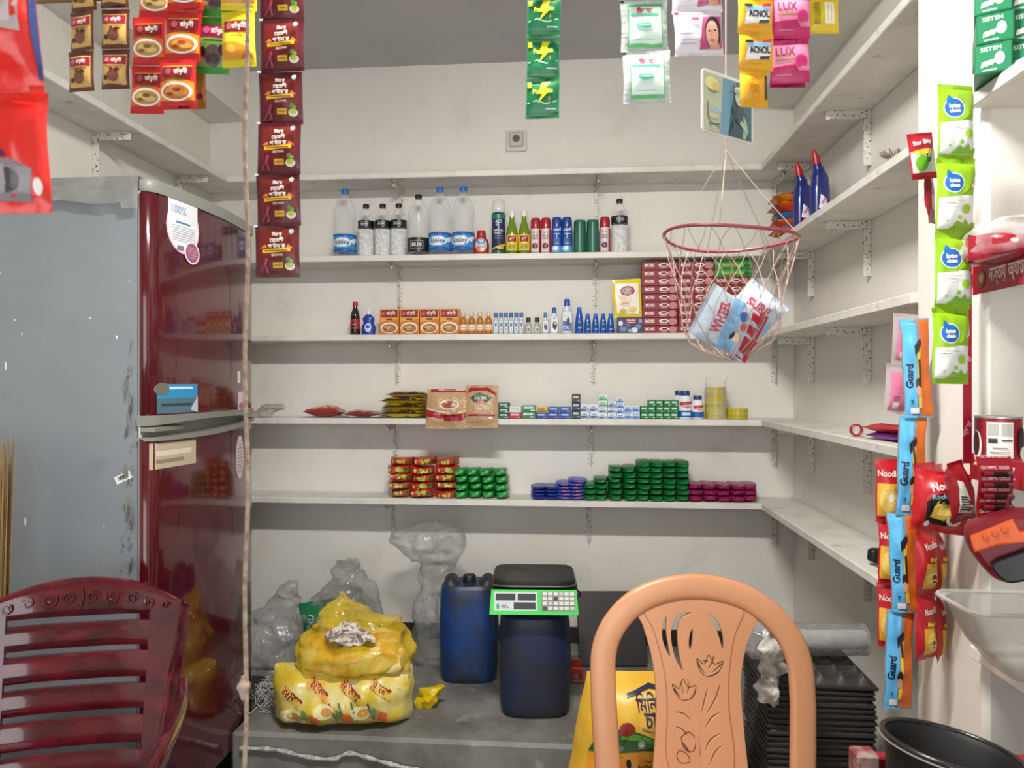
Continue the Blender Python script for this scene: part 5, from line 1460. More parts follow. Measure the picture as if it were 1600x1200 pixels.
# ================================================================ HANGING STRIPS
HY = 1.12; PZ2 = 2.07
pole = tag(one('hanging_pole', tube([(XL, HY + .012, PZ2), (.83, HY + .012, PZ2)], .011, 10), mixmat('bamboo_pole', '9a7a4a', '7d5f36', 20, .4, .6, r=.6, stretch=(.2, 1, 1))), 'bamboo pole under the ceiling carrying the hanging sachet strips', 'pole')


def strip(name, label, cat, px, ybot, wpx, hpx, mat, specf, n=None, Y=HY, dx=0., tilt=0., t=.009, seed=0, crimp=.1, yaw=0., pname='sachet', alt=None, top=None, sway=.05, wr=.0025, group=None, waist=.05):
    """a strip of joined sachets hanging from the pole; specf(w, h) gives the print"""
    p = atY(px, ybot, Y); k = dep(p) / F; w, h = wpx * k, hpx * k
    r_ = thing(name, label, cat, tuple(p), (0, tilt, TH + yaw), group)
    if n is None: n = max(1, math.ceil(((top or PZ2) - p.z) / h - .15))
    pairs = [pk(pname, w, h * 1.01, t, mat, specf(w, h * 1.01), crimp=crimp, wr=wr, seed=seed + i * 7, wf=22, waist=waist, seg=.005) for i in range(2)]
    if alt: pairs[1] = alt(w, h * 1.01)
    rnd = random.Random(seed)
    for i in range(n):
        pr_ = pairs[i % 2] if not alt else (pairs[1] if i == 0 else pairs[0])
        addpk(pname, pr_, r_, (dx * k * i + rnd.uniform(-.002, .002), rnd.uniform(-.004, .004), i * h), (rnd.uniform(-.03, .03), rnd.uniform(-sway, sway) * .35, rnd.uniform(-sway, sway) * 2))
    return r_


def sp_choc(w, h):
    return [('r', -w * .42, h * .10, w * .42, h * .86, 'c9a25c'), ('r', -w * .40, h * .60, w * .40, h * .82, '8f2030'), ('t', 'রাঁধুনী', w * .06, h * .71, h * .14, 'f0e6dc', w * .5, 0, .02), ('e', -w * .26, h * .71, w * .08, h * .06, 'b86a72'), ('r', -w * .3, h * .53, w * .3, h * .56, '8a5a2a'), ('e', -w * .02, h * .32, w * .2, h * .15, '7a4a3a'), ('e', -w * .28, h * .26, w * .08, h * .06, '4a2a1e'), ('e', .12 * w, h * .46, w * .10, h * .05, '4a2a1e'), ('e', -.08 * w, h * .48, w * .07, h * .04, '5a3424')]


CH = M('5e2f1e', .3, 0, .3)
strip('sachet_strip', 'brown spice sachet strip with chocolate picture hanging beside its twin on the outer side', 'sachets', 127, 142, 45, 62, CH, sp_choc, seed=1, dx=2, group='brown spice strips', yaw=-.15)
strip('sachet_strip', 'brown spice sachet strip hanging next to the red chilli strips', 'sachets', 177, 138, 46, 62, CH, sp_choc, seed=2, dx=2, group='brown spice strips', yaw=-.1)


def sp_red(bg, food):
    def fn(w, h):
        return [('p', [(-w * .47, h * .16), (w * .47, h * .16), (w * .47, h * .52), (0, h * .60), (-w * .47, h * .52)], bg), ('r', -w * .38, h * .62, w * .42, h * .84, '7d1a24'), ('r', -w * .39, h * .835, w * .43, h * .85, 'd8a83a'), ('t', 'রাঁধুনী', w * .12, h * .73, h * .15, 'f3ecdf', w * .48, 0, .02), ('e', -w * .22, h * .73, w * .09, h * .07, 'a84a52'), ('r', -w * .2, h * .555, w * .22, h * .6, '5a4a1c'), ('e', 0, h * .33, w * .44, h * .19, 'f0ece6'), ('e', 0, h * .32, w * .37, h * .145, food[0]), ('e', -w * .12, h * .34, w * .16, h * .06, food[1]), ('e', w * .12, h * .29, w * .18, h * .055, food[1]), ('e', w * .02, h * .36, w * .12, h * .04, food[2]), ('e', -w * .16, h * .27, w * .08, h * .035, food[2])]
    return fn


RD_ = M('c2201f', .36, 0, .08)
strip('sachet_strip', 'red spice sachet strip with a plate of fish fingers', 'sachets', 231, 178, 55, 74, RD_, sp_red('d86a28', ('b8904a', 'd9b878', '7a5a2a')), seed=3, dx=3.5, tilt=.03, yaw=-.05)
strip('sachet_strip', 'red and orange spice sachet strip with a bowl of curry', 'sachets', 280, 172, 60, 77, RD_, sp_red('e08a22', ('c9742a', 'd89a4a', '9a3f1c')), seed=4, dx=3, tilt=.02, Y=HY - .02)
strip('sachet_strip', 'orange foil sachet strip hanging behind the curry strip', 'sachets', 312, 170, 20, 74, M('b5742a', .25, 0, .4), lambda w, h: [('r', -w * .3, h * .2, w * .3, h * .3, '8c1f24')], seed=14, dx=3, Y=HY + .03)


def sp_green(w, h): return [('r', -w * .46, h * .12, w * .46, h * .62, '8ac05a'), ('p', [(-w * .42, h * .64), (w * .48, h * .60), (w * .48, h * .84), (-w * .42, h * .87)], '9c1f4a'), ('t', 'রাঁধুনী', w * .18, h * .74, h * .16, 'f3ecdf', w * .5, -.05, .02), ('e', -w * .2, h * .76, w * .10, h * .07, 'b85a7a'), ('r', -w * .26, h * .55, w * .3, h * .575, '2f4a22'), ('e', w * .04, h * .30, w * .26, h * .19, '6a5a54'), ('e', w * .06, h * .25, w * .18, h * .09, '3f3532'), ('e', -w * .26, h * .36, w * .09, h * .09, '2a2624'), ('e', w * .30, h * .40, w * .09, h * .09, '2a2624'), ('e', -w * .26, h * .2, w * .10, h * .04, 'c9a07a')]


strip('sachet_strip', 'green spice sachet strip with grey powder picture', 'sachets', 331, 115, 54, 87, M('3f9a3a', .36, 0, .08), sp_green, seed=5, dx=1, tilt=.03, Y=HY + .01)


def sp_yel(w, h): return [('r', -w * .46, h * .10, w * .46, h * .62, 'e6d23a'), ('r', -w * .40, h * .61, w * .38, h * .82, '8f1c2c'), ('r', -w * .42, h * .81, w * .40, h * .83, 'd8b83a'), ('t', 'রাঁধুনী', w * .06, h * .715, h * .15, 'f3ecdf', w * .46, 0, .02), ('e', -w * .24, h * .72, w * .09, h * .07, 'b85a62'), ('t', 'হলুেদর গুঁড়া', -w * .02, h * .54, h * .06, '3a2a10', w * .6), ('e', w * .3, h * .42, w * .09, h * .06, 'f0f0ea'), ('e', w * .3, h * .43, w * .06, h * .04, '2f4a3a'), ('p', [(-w * .46, h * .12), (w * .46, h * .12), (w * .46, h * .2), (w * .2, h * .36), (-w * .1, h * .44), (-w * .46, h * .40)], 'd8942a'), ('p', [(w * .1, h * .13), (w * .45, h * .13), (w * .45, h * .19), (w * .2, h * .28)], 'b86a2a'), ('e', -w * .2, h * .3, w * .14, h * .07, 'e6b03a'), ('e', w * .05, h * .24, w * .10, h * .05, 'c9802a')]


strip('sachet_strip', 'yellow turmeric sachet strip beside the maroon henna strip', 'sachets', 371, 104, 56, 87, M('e0c81c', .36, 0, .08), sp_yel, seed=6, dx=.5, Y=HY - .01)


def sp_hen(w, h): return [('r', -w * .41, h * .06, w * .40, h * .93, '641a14'), ('r', -w * .40, h * .07, w * .02, h * .40, '5e1620'), ('p', [(-w * .38, h * .55), (-w * .22, h * .57), (-w * .27, h * .63)], 'd8743a'), ('p', [(w * .38, h * .55), (w * .27, h * .63), (w * .22, h * .57)], 'd8743a'), ('t', 'িনহার', 0, h * .83, h * .085, 'f3efe8', w * .26, 0, .012), ('t', 'েমেহদী', 0, h * .72, h * .10, 'f3efe8', w * .36, 0, .012), ('t', 'পাউডার', 0, h * .61, h * .10, 'f3efe8', w * .40, 0, .012), ('p', [(-w * .32, h * .46), (w * .32, h * .49), (w * .32, h * .56), (-w * .32, h * .53)], 'd8b02a'), ('r', -w * .27, h * .50, w * .26, h * .52, '6a4a14'), ('t', 'BROWN', w * .02, h * .42, h * .045, 'e0cfc4', w * .26), ('r', -.08 * w, h * .17, w * .15, h * .28, 'd9aa2a'), ('r', -.05 * w, h * .21, w * .12, h * .24, 'a87a1c'), ('e', w * .30, h * .20, w * .11, h * .075, 'ece6dc'), ('e', w * .30, h * .225, w * .09, h * .05, 'b9c24a'), ('e', w * .28, h * .33, w * .05, h * .05, '4f7a2f'), ('e', w * .34, h * .30, w * .04, h * .035, '6a9a3c'), ('l', [(-w * .36, h * .08), (-w * .26, h * .22), (-w * .2, h * .34)], w * .05, '8c3040'), ('l', [(-w * .2, h * .08), (-w * .24, h * .22), (-w * .22, h * .36)], w * .04, '9a3a48'), ('e', w * .34, h * .87, w * .055, h * .05, '8a9a94'), ('r', -w * .5, h * .965, -w * .42, h * .995, 'e8e4e0')]


strip('sachet_strip', 'long maroon henna powder sachet strip with white Bengali lettering', 'sachets', 436, 434, 69, 80, mixmat('maroon_foil', '5a1220', '4c0f1c', 10, .4, .6, r=.32, coat=.12, bump=.2), sp_hen, seed=7, dx=1.2, sway=.05, wr=.0022, t=.008, waist=.02)


def sp_ltg(w, h): return [('r', -w * .48, h * .12, w * .48, h * .88, '0f6a3c'), ('p', [(-w * .48, h * .26), (-w * .1, h * .40), (w * .2, h * .33), (w * .48, h * .40), (w * .48, h * .14), (-w * .48, h * .14)], '1a8050'), ('l', [(-w * .46, h * .36), (-w * .2, h * .42), (w * .1, h * .34), (w * .44, h * .42)], h * .03, 'a9d8c4'), ('p', [(-w * .02, h * .9), (w * .22, h * .9), (w * .06, h * .66), (w * .2, h * .66), (-w * .16, h * .34), (-w * .02, h * .58), (-w * .14, h * .58)], 'e6d41c'), ('t', 'Powerlite', 0, h * .66, h * .13, 'd9e63a', w * .6, .08, .02), ('p', [(-w * .46, h * .74), (-w * .34, h * .74), (-w * .34, h * .88), (-w * .46, h * .88)], 'e0b81c'), ('r', w * .1, h * .2, w * .42, h * .23, 'cfe0d6'), ('e', w * .2, h * .46, w * .02, h * .05, 'd86a3a')]


strip('sachet_strip', 'dark green detergent sachet strip with yellow lightning bolt', 'sachets', 849, 184, 53, 63, M('2f8a52', .36, 0, .08), sp_ltg, seed=8, dx=.3)


def sp_tis(w, h): return [('r', -w * .36, h * .08, w * .38, h * .92, '5ab86a'), ('r', -w * .335, h * .10, w * .355, h * .90, 'd9eadf'), ('t', 'িটসল', 0, h * .78, h * .13, 'c8324a', w * .46, 0, .05), ('r', -w * .3, h * .665, w * .3, h * .71, '5ac09a'), ('e', -w * .02, h * .46, w * .17, h * .06, '6ac8a4'), ('r', -w * .17, h * .46, w * .13, h * .52, '6ac8a4'), ('r', -w * .11, h * .46, w * .08, h * .48, 'd9eadf'), ('e', -w * .06, h * .55, w * .03, h * .02, '8ad0b4'), ('e', w * .04, h * .56, w * .03, h * .02, '8ad0b4'), ('r', -w * .24, h * .2, w * .2, h * .215, 'a9d0b8'), ('r', -w * .5, h * .92, -w * .42, h * .97, '2a2a2a')]


strip('sachet_strip', 'clear-edged pale green detergent sachet strip with pink lettering', 'sachets', 1011, 162, 75, 82, filmmat('pale_foil', 'c9d2cc', .75, .9, scale=20, gloss=.6), sp_tis, seed=9, dx=-1.2, tilt=-.02, t=.013)


def sp_face(w, h): return [('p', [(0, h * .13), (w * .48, h * .16), (w * .48, h * .88), (w * .1, h * .88)], 'b04a74'), ('e', w * .30, h * .52, w * .17, h * .37, '2a2226'), ('e', w * .28, h * .48, w * .135, h * .30, 'd9a48e'), ('p', [(w * .2, h * .13), (w * .44, h * .14), (w * .38, h * .34), (w * .26, h * .3)], 'cf9884'), ('e', w * .22, h * .54, w * .03, h * .02, '3a2a2a'), ('e', w * .34, h * .55, w * .03, h * .02, '3a2a2a'), ('e', w * .27, h * .33, w * .045, h * .025, 'b8484e'), ('l', [(w * .28, h * .54), (w * .265, h * .43), (w * .285, h * .42)], w * .012, 'b87a68'), ('r', -w * .14, h * .78, w * .02, h * .86, 'c2486a'), ('e', w * .06, h * .3, w * .06, h * .1, 'c24a7a'), ('r', -w * .42, h * .45, -w * .12, h * .48, 'b0a8b4'), ('r', -w * .42, h * .32, -w * .05, h * .34, 'c0b8c4'), ('r', -w * .42, h * .24, -w * .1, h * .26, 'c0b8c4'), ('r', -w * .49, h * .9, -w * .4, h * .96, 'c2486a')]


strip('sachet_strip', 'white and pink face cream sachet strip with a portrait', 'sachets', 1092, 88, 78, 68, M('ddd8de', .36, 0, .08), sp_face, seed=10, dx=-1.5, tilt=-.03)


def sp_acn(w, h): return [('p', [(-w * .36, h * .22), (w * .40, h * .30), (w * .44, h * .80), (-w * .26, h * .72)], 'e9e9e4'), ('p', [(-w * .33, h * .56), (w * .42, h * .64), (w * .44, h * .80), (-w * .28, h * .72)], '9fc4de'), ('t', 'ACNOL', w * .08, h * .53, h * .2, '1f2024', w * .66, .1, .05), ('p', [(w * .06, h * .26), (w * .38, h * .30), (w * .40, h * .40), (w * .1, h * .36)], '3a3f4a'), ('p', [(-w * .36, h * .68), (-w * .12, h * .70), (-w * .12, h * .78), (-w * .36, h * .76)], '2a2a2a'), ('p', [(w * .2, h * .74), (w * .44, h * .78), (w * .44, h * .86), (w * .2, h * .82)], 'c23a2f'), ('r', -w * .3, h * .14, w * .1, h * .155, 'c98a14')]


ACM = M('e0a41c', .36, 0, .08)
strip('sachet_strip', 'orange yellow soap sachet strip lettered ACNOL', 'sachets', 1178, 168, 58, 57, ACM, sp_acn, seed=11, dx=1.5, tilt=0, t=.013, yaw=.1, waist=.02, wr=.004, alt=lambda w, h: pk('sachet', w * .8, h, .016, ACM, [('r', -w * .1, h * .2, w * .1, h * .8, 'd8961a'), ('t', 'ACN', -w * .05, h * .5, h * .3, 'b87a14', w * .2, 1.5), ('r', w * .3, h * .2, w * .36, h * .85, '3a2a1a')], seed=31, wr=.004, waist=.02))


def sp_lux(w, h): return [('p', [(-w * .48, h * .2), (w * .48, h * .26), (w * .48, h * .86), (-w * .48, h * .86)], 'e48aac'), ('p', [(-w * .48, h * .2), (w * .2, h * .24), (w * .1, h * .40), (-w * .48, h * .36)], 'b81c5c'), ('t', 'LUX', -w * .14, h * .70, h * .2, '8a3a4a', w * .5), ('r', -w * .4, h * .48, w * .2, h * .53, 'a87a4a'), ('e', w * .26, h * .46, w * .17, h * .16, 'd83a84'), ('o', w * .26, h * .46, w * .12, h * .11, w * .02, 'b01f64'), ('o', w * .26, h * .46, w * .06, h * .055, w * .02, 'b01f64'), ('e', w * .3, h * .3, w * .1, h * .05, 'e07aa8'), ('r', -w * .4, h * .16, 0, h * .175, 'd88aac')]


strip('sachet_strip', 'pink soap sachet strip lettered LUX with a rose', 'sachets', 1236, 130, 58, 68, M('c01c62', .36, 0, .08), sp_lux, seed=12, dx=.2, Y=HY + .015, t=.012, waist=.01)
strip('sachet_strip', 'deep pink soap sachet strip hanging behind the LUX strip', 'sachets', 1228, 138, 54, 68, M('a8145a', .36, 0, .08), lambda w, h: [('e', 0, h * .25, w * .1, h * .05, 'd86aa0')], seed=22, Y=HY + .04, t=.012)
strip('sachet_strip', 'short yellow soap sachet strip with a barcode beside the pink strip', 'sachets', 1288, 52, 46, 56, M('dcc01c', .36, 0, .08), lambda w, h: [('r', 0, h * .25, w * .34, h * .85, 'ece6c8')] + [('r', -w * .36, h * (.25 + .06 * i), -w * .16, h * (.28 + .06 * i), '6a5a1c') for i in range(10)] + [('r', w * .08, h * .3, w * .1, h * .75, 'b0a878'), ('r', w * .2, h * .3, w * .22, h * .75, 'b0a878')], seed=13, Y=HY + .02)

# ---- card on a string, and the net basket below
q = atD(1137, 168, 1.28)
NB = atD(1141, 372, 1.25)
ns = 1.25 / 1.74
card = thing('picture_card', 'stiff teal picture card of a person in a hat hanging on a pink string', 'card', tuple(q), (0, 0, TH + R(34)))
cw, chh = .185, .150
cpts = []
for (cx, cz, a0) in ((cw / 2 - .012, chh / 2 - .012, 0), (-cw / 2 + .012, chh / 2 - .012, 90), (-cw / 2 + .012, -chh / 2 + .012, 180), (cw / 2 - .012, -chh / 2 + .012, 270)):
    for j in range(5): a = R(a0 + 22.5 * j); cpts.append((cx + .012 * math.cos(a), cz + .012 * math.sin(a)))
card.scale = (ns,) * 3
one('card', curve_cut(cpts, [], .002, .0004), M('d9d8ce', .4), card, smooth=False)
cfn = lambda u, v, o: (u, -.0018 - o, v)
cs = [('r', -.086, -.068, .086, .068, '5f8fa6'), ('p', [(0, -.068), (.086, -.068), (.086, .068), (.03, .068), (.01, 0)], '2f5f6c'), ('p', [(-.086, -.068), (-.03, -.068), (-.02, .068), (-.086, .068)], 'a9b59a'), ('e', -.06, .045, .024, .015, 'd8cf8a'), ('e', -.045, .04, .014, .010, 'c9b870'), ('e', -.055, -.02, .024, .018, 'b9b48a'), ('e', -.05, -.016, .022, .007, '8fb0bc'), ('l', [(-.075, .03), (-.06, .024), (-.045, .026)], .003, '5a5a44'),
      ('l', [(-.07, -.055), (-.064, -.045), (-.066, -.06), (-.056, -.048)], .0025, '33382f'), ('l', [(-.045, -.058), (-.04, -.046), (-.044, -.052), (-.034, -.047), (-.036, -.06)], .0025, '33382f'), ('l', [(-.076, 0), (-.074, -.04), (-.06, -.052), (-.036, -.05)], .003, '4a5240'),
      ('p', [(.0, -.068), (.02, -.02), (.03, .005), (.05, .008), (.066, -.02), (.074, -.068)], '24444c'), ('p', [(.05, -.068), (.052, -.01), (.064, -.025), (.07, -.05), (.06, -.068)], '8fae9a'), ('e', .036, .028, .014, .019, 'b9c0a8'), ('e', .038, .046, .020, .009, 'cfd2c2'), ('e', .038, .042, .027, .005, '9aa698'), ('e', .022, -.004, .007, .012, '1c343c'), ('p', [(.03, -.03), (.06, -.052), (.064, -.044), (.034, -.02)], 'a4b8a4'), ('e', .032, -.028, .008, .007, '1c343c'), ('e', .032, .030, .002, .0015, '2a3a3a'), ('e', .041, .030, .002, .0015, '2a3a3a'), ('l', [(.032, .02), (.037, .018), (.042, .02)], .0015, '6a5a50'), ('r', .012, -.05, .0155, .058, '2f3a3c')]
prt(cs, cfn, .02, .35, .0004, 'printed_picture', card)
net = thing('net_basket', 'hanging net basket with a dusky pink hoop holding detergent packs', 'net', tuple(NB))
net.scale = (ns,) * 3
hr = .1535
PK = M('9c4350', .4)
hoop = [(hr * math.cos(a * math.pi / 32), hr * math.sin(a * math.pi / 32), -.055 * hr * math.cos(a * math.pi / 32) + .006 * math.sin(a * math.pi / 16 + 1)) for a in range(64)]
one('hoop', tube(hoop, .0042, 8, True), PK, net)
CORD = M('b59a8e', .7)
TWN = M('a08c80', .8)
tied = Vector((q.x - NB.x - .003, q.y - NB.y, atD(1133, 232, 1.27).z - NB.z)) / ns
for a in (150, 100, 40, -20, 250):
    e = Vector((hr * math.cos(R(a)), hr * math.sin(R(a)), -.055 * hr * math.cos(R(a))))
    one('hanging_cord', tube([tuple(tied), tuple(tied.lerp(e, .5) + Vector((0, 0, -.004))), tuple(e)], .0009, 5), TWN, net)
one('pink_string', tube([tuple(tied), tuple(tied + Vector((0, 0, .16))), (tied.x, tied.y, (ZC - NB.z) / ns)], .0016, 6), M('c08a86', .7), net)
nh = (NB.z - atD(1140, 563, 1.25).z) / ns


def netr(t):
    K = [(0, 1.), (.15, .93), (.35, .84), (.55, .76), (.72, .74), (.85, .62), (.94, .38), (1., .04)]
    for (a, b), (c, d) in zip(K, K[1:]):
        if a <= t <= c: return hr * (b + (d - b) * (t - a) / (c - a))
    return 0


nm = MB()
NS = 18
for sgn in (1, -1):
    for i in range(NS):
        P = []
        for j in range(29):
            t = j / 28
            a = 2 * math.pi * i / NS + sgn * t * 2 * math.pi / NS * 3.0 + .10 * mnoise.noise(Vector((i * 1.7, t * 5, sgn * 3.)))
            r = netr(t) * (1 + .03 * mnoise.noise(Vector((i * 2.3, t * 4, sgn))))
            P.append((r * math.cos(a), r * math.sin(a), -.055 * hr * math.cos(a) * (1 - t) - nh * t))
        nm.add(tube(P, .00085, 4), CORD)
nmo = nm.build('net', net); nmo['kind'] = 'stuff'


def detpk(w, h, t, seed, txt):
    return pk('detergent_pack', w, h, t, M('b9c6d0', .35, 0, .1, .2), [('p', [(-w * .48, h * .1), (w * .48, h * .1), (w * .48, h * .3), (-w * .48, h * .22)], 'b01c30'), ('p', [(-w * .48, h * .3), (-w * .1, h * .42), (w * .2, h * .5), (w * .48, h * .42), (w * .48, h * .62), (0, h * .66), (-w * .48, h * .55)], '7ab4dc'), ('t', txt, 0, h * .72, h * .14, 'b82a3c', w * .6, .1, .04), ('e', w * .2, h * .4, w * .1, h * .07, '2f62a8'), ('e', -w * .2, h * .38, w * .08, h * .07, 'f3d0b8'), ('e', -w * .2, h * .44, w * .07, h * .03, '3a2a2a'), ('e', w * .02, h * .34, w * .08, h * .05, 'd84a4a'), ('r', -w * .48, h * .0, w * .48, h * .08, 'b01c30')], crimp=.07, wr=.006, seed=seed, nu=18, nv=18, q=.55)


d_ = detpk(.13, .16, .05, 4, 'WHEEL')
o = addpk('detergent_pack', d_, None, (NB.x + .055 * ns, NB.y - .02 * ns, NB.z + (-nh + .045) * ns), (R(8), R(-62), .15)); tag(o, 'white and blue detergent pack lying flat in the hanging net', 'detergent'); o.scale = (ns,) * 3
d_ = detpk(.115, .15, .05, 6, 'SURF')
o = addpk('detergent_pack', d_, None, (NB.x - .005 * ns, NB.y + .02 * ns, NB.z + (-nh + .045) * ns), (R(5), R(42), -.1)); tag(o, 'white and blue detergent pack poking upright out of the hanging net', 'detergent'); o.scale = (ns,) * 3

# ---- strips by the pillar


def sp_wipe(w, h): return [('r', -w * .47, h * .07, w * .47, h * .5, 'e4e8e6'), ('p', [(-w * .47, h * .93), (w * .47, h * .93), (w * .47, h * .78), (w * .2, h * .56), (0, h * .49), (-w * .47, h * .47)], '8ab81c'), ('p', [(w * .47, h * .78), (w * .30, h * .60), (w * .47, h * .64)], 'e4e8e6'), ('e', -w * .16, h * .66, w * .27, h * .135, 'e8efee'), ('e', -w * .16, h * .66, w * .245, h * .12, '1f6ab8'), ('p', [(-w * .36, h * .74), (-w * .3, h * .84), (-w * .16, h * .77)], '1f6ab8'), ('t', 'lotus', -w * .16, h * .69, h * .06, 'eef3f5', w * .34, .05, .05), ('t', 'clean', -w * .16, h * .625, h * .055, 'eef3f5', w * .34, .05, .05), ('r', -w * .4, h * .42, w * .1, h * .43, 'a9c060'), ('r', -w * .4, h * .39, -w * .1, h * .397, '8a9488'), ('e', w * .20, h * .32, w * .11, h * .055, '9ac832'), ('o', w * .20, h * .32, w * .13, h * .065, w * .015, 'b9d870'), ('p', [(-w * .2, h * .07), (w * .46, h * .07), (w * .46, h * .16), (w * .3, h * .12), (w * .2, h * .19), (w * .1, h * .13), (-w * .04, h * .17), (-w * .12, h * .11)], '7ab02a'), ('e', w * .02, h * .21, w * .05, h * .03, '8ac040'), ('e', -w * .3, h * .16, w * .03, h * .015, '8ac040')]


strip('sachet_strip', 'green and white wet wipe sachet strip with blue drop logo hanging at the pillar', 'sachets', 1484, 600, 64, 117, M('86b41c', .36, 0, .08), sp_wipe, n=4, Y=1.46, dx=4.2, tilt=.0, t=.028, seed=41, yaw=.15, crimp=.07, wr=.004)


def sp_star(w, h): return [('p', [(-w * .46, h * .14), (w * .46, h * .14), (w * .46, h * .6), (-w * .46, h * .6)], 'dfe6dc'), ('e', 0, h * .58, w * .44, h * .06, 'd8c23a'), ('t', 'Star Ship', 0, h * .78, h * .13, 'f2ece6', w * .7, .1, .03), ('e', -w * .1, h * .34, w * .24, h * .17, '6ab02a'), ('e', w * .16, h * .42, w * .10, h * .08, '3f7a22'), ('e', w * .14, h * .48, w * .03, h * .03, 'f0f0ea'), ('r', -w * .46, h * .05, w * .46, h * .13, 'b01c34')]


p = atY(1445, 280, 1.52); k = dep(p) / F
r_ = thing('sachet_strip', 'red drink powder sachets with a green mango hanging behind the wipes', 'sachets', tuple(p), (0, R(-8), TH + .2))
w, h = 46 * k, 72 * k
addpk('sachet', pk('sachet', w, h, .012, M('b01c34', .36, 0, .08), sp_star(w, h), seed=51), r_)
addpk('sachet', pk('sachet', w * .55, h * 1.2, .012, M('9c1830', .36, 0, .08), [('r', -w * .12, h * .3, w * .1, h * .6, 'd8b0b4')], seed=52), r_, (.016, .012, -h * .95), (0, R(6), .5))


def sp_pink(w, h): return [('r', -w * .36, h * .08, w * .42, h * .84, 'e080a4'), ('l', [(-w * .2, h * .5), (-w * .1, h * .72), (0, h * .5)], w * .05, 'c05a84'), ('r', w * .08, h * .08, w * .10, h * .84, 'eaa0bc'), ('r', -w * .24, h * .34, 0, h * .36, 'b84a78'), ('r', -w * .24, h * .29, 0, h * .31, 'b84a78'), ('r', -w * .24, h * .12, -w * .02, h * .24, 'ece6e6')]


strip('sachet_strip', 'clear strip of pink sachets hanging at the middle right shelf end', 'sachets', 1400, 648, 44, 79, filmmat('pink_wrap', 'd8c8cc', .35, .6, scale=12), sp_pink, n=2, Y=1.80, dx=8, t=.022, seed=61, tilt=.06, yaw=.2)


def sp_grd(w, h): return [('p', [(-w * .46, h * .0), (-w * .06, h * .0), (w * .02, h * 1.), (-w * .46, h * 1.)], '5ab0e0'), ('p', [(w * .08, h * .02), (w * .47, h * .02), (w * .47, h * .98), (w * .14, h * .98)], 'c9641c'), ('p', [(-w * .02, h * .1), (w * .1, h * .1), (w * .12, h * .7), (0, h * .66)], 'e0c040'), ('t', 'Guard', -w * .28, h * .42, w * .26, '182a4a', h * .46, 1.5, .04), ('p', [(-w * .08, h * .62), (w * .16, h * .74), (w * .12, h * .8), (-w * .12, h * .72)], '24262a'), ('l', [(w * .02, h * .7), (w * .08, h * .55), (w * .06, h * .3)], w * .08, '2a2c30'), ('e', w * .0, h * .34, w * .10, h * .06, '3a2418'), ('e', w * .0, h * .27, w * .09, h * .05, 'c99a78'), ('r', -w * .3, h * .04, -w * .02, h * .1, 'dfe3e6'), ('t', '7', -w * .24, h * .15, h * .05, '182a4a')]


strip('razor_strip', 'long blue and orange Guard razor strip hanging from the right shelf end', 'razors', 1403, 1108, 44, 152, filmmat('grey_blister', '8a9298', .6, .8, scale=12, gloss=.6), sp_grd, n=4, Y=1.74, dx=9.5, tilt=.0, t=.016, seed=71, yaw=-.25, crimp=.03, wr=.006, waist=.10, sway=.1)


def sp_nood(w, h): return [('r', -w * .3, h * .1, w * .44, h * .5, 'd8a02a'), ('e', w * .05, h * .3, w * .28, h * .14, 'e0c05a'), ('e', w * .1, h * .26, w * .12, h * .07, '6a2a14'), ('t', 'Noodles', 0, h * .76, h * .10, 'f0e8e0', w * .6, .15, .02), ('t', 'Masala', w * .06, h * .56, h * .07, 'e6d02a', w * .5, 0, .03), ('l', [(-w * .2, h * .3), (0, h * .35), (w * .2, h * .31)], h * .02, 'f0dc8a'), ('l', [(-w * .1, h * .22), (w * .1, h * .25), (w * .3, h * .21)], h * .02, 'f0dc8a')]


NR = M('b0141f', .34, 0, .1)
strip('noodle_strip', 'red noodle pack strip hanging next to the razor strip', 'noodles', 1446, 1030, 44, 102, NR, sp_nood, n=3, Y=1.66, dx=0, t=.03, seed=81, yaw=.35, crimp=.06, wr=.005, group='red noodle strips')
strip('noodle_strip', 'red noodle pack strip hanging against the pillar side', 'noodles', 1466, 1032, 38, 102, NR, sp_nood, n=3, Y=1.70, dx=0, t=.028, seed=82, yaw=.9, crimp=.06, wr=.005, group='red noodle strips')
strip('noodle_strip', 'red and yellow noodle pack strip half hidden behind the razors', 'noodles', 1396, 1012, 44, 98, NR, lambda w, h: [('r', -w * .46, h * .1, w * .3, h * .62, 'd8a43a'), ('e', -w * .1, h * .36, w * .3, h * .2, 'e6c86a'), ('e', 0, h * .4, w * .1, h * .07, 'f0ece0'), ('t', 'Noodles', -w * .05, h * .78, h * .10, 'f0e8e0', w * .8)], n=3, Y=1.80, dx=-2, t=.028, seed=83, yaw=-.2, crimp=.06, wr=.005)


def big(w, h): return [('p', [(-w * .3, h * .16), (w * .2, h * .12), (w * .36, h * .55), (-w * .1, h * .66), (-w * .34, h * .5)], '1c1715'), ('p', [(-w * .24, h * .26), (w * .1, h * .2), (w * .26, h * .5), (-w * .14, h * .54)], 'd8b03a'), ('e', -w * .02, h * .4, w * .18, h * .10, 'e6cc6a'), ('e', w * .18, h * .24, w * .14, h * .10, 'e0d0b8'), ('e', w * .18, h * .26, w * .10, h * .06, '7a3a1c'), ('t', 'Noodles', w * .0, h * .80, h * .13, 'f2ece4', w * .55, .25, .02), ('t', 'Rocky', -w * .1, h * .60, h * .10, '8fd0e0', w * .4, .2, .02), ('e', -w * .26, h * .14, w * .05, h * .05, 'e6e0d8')]


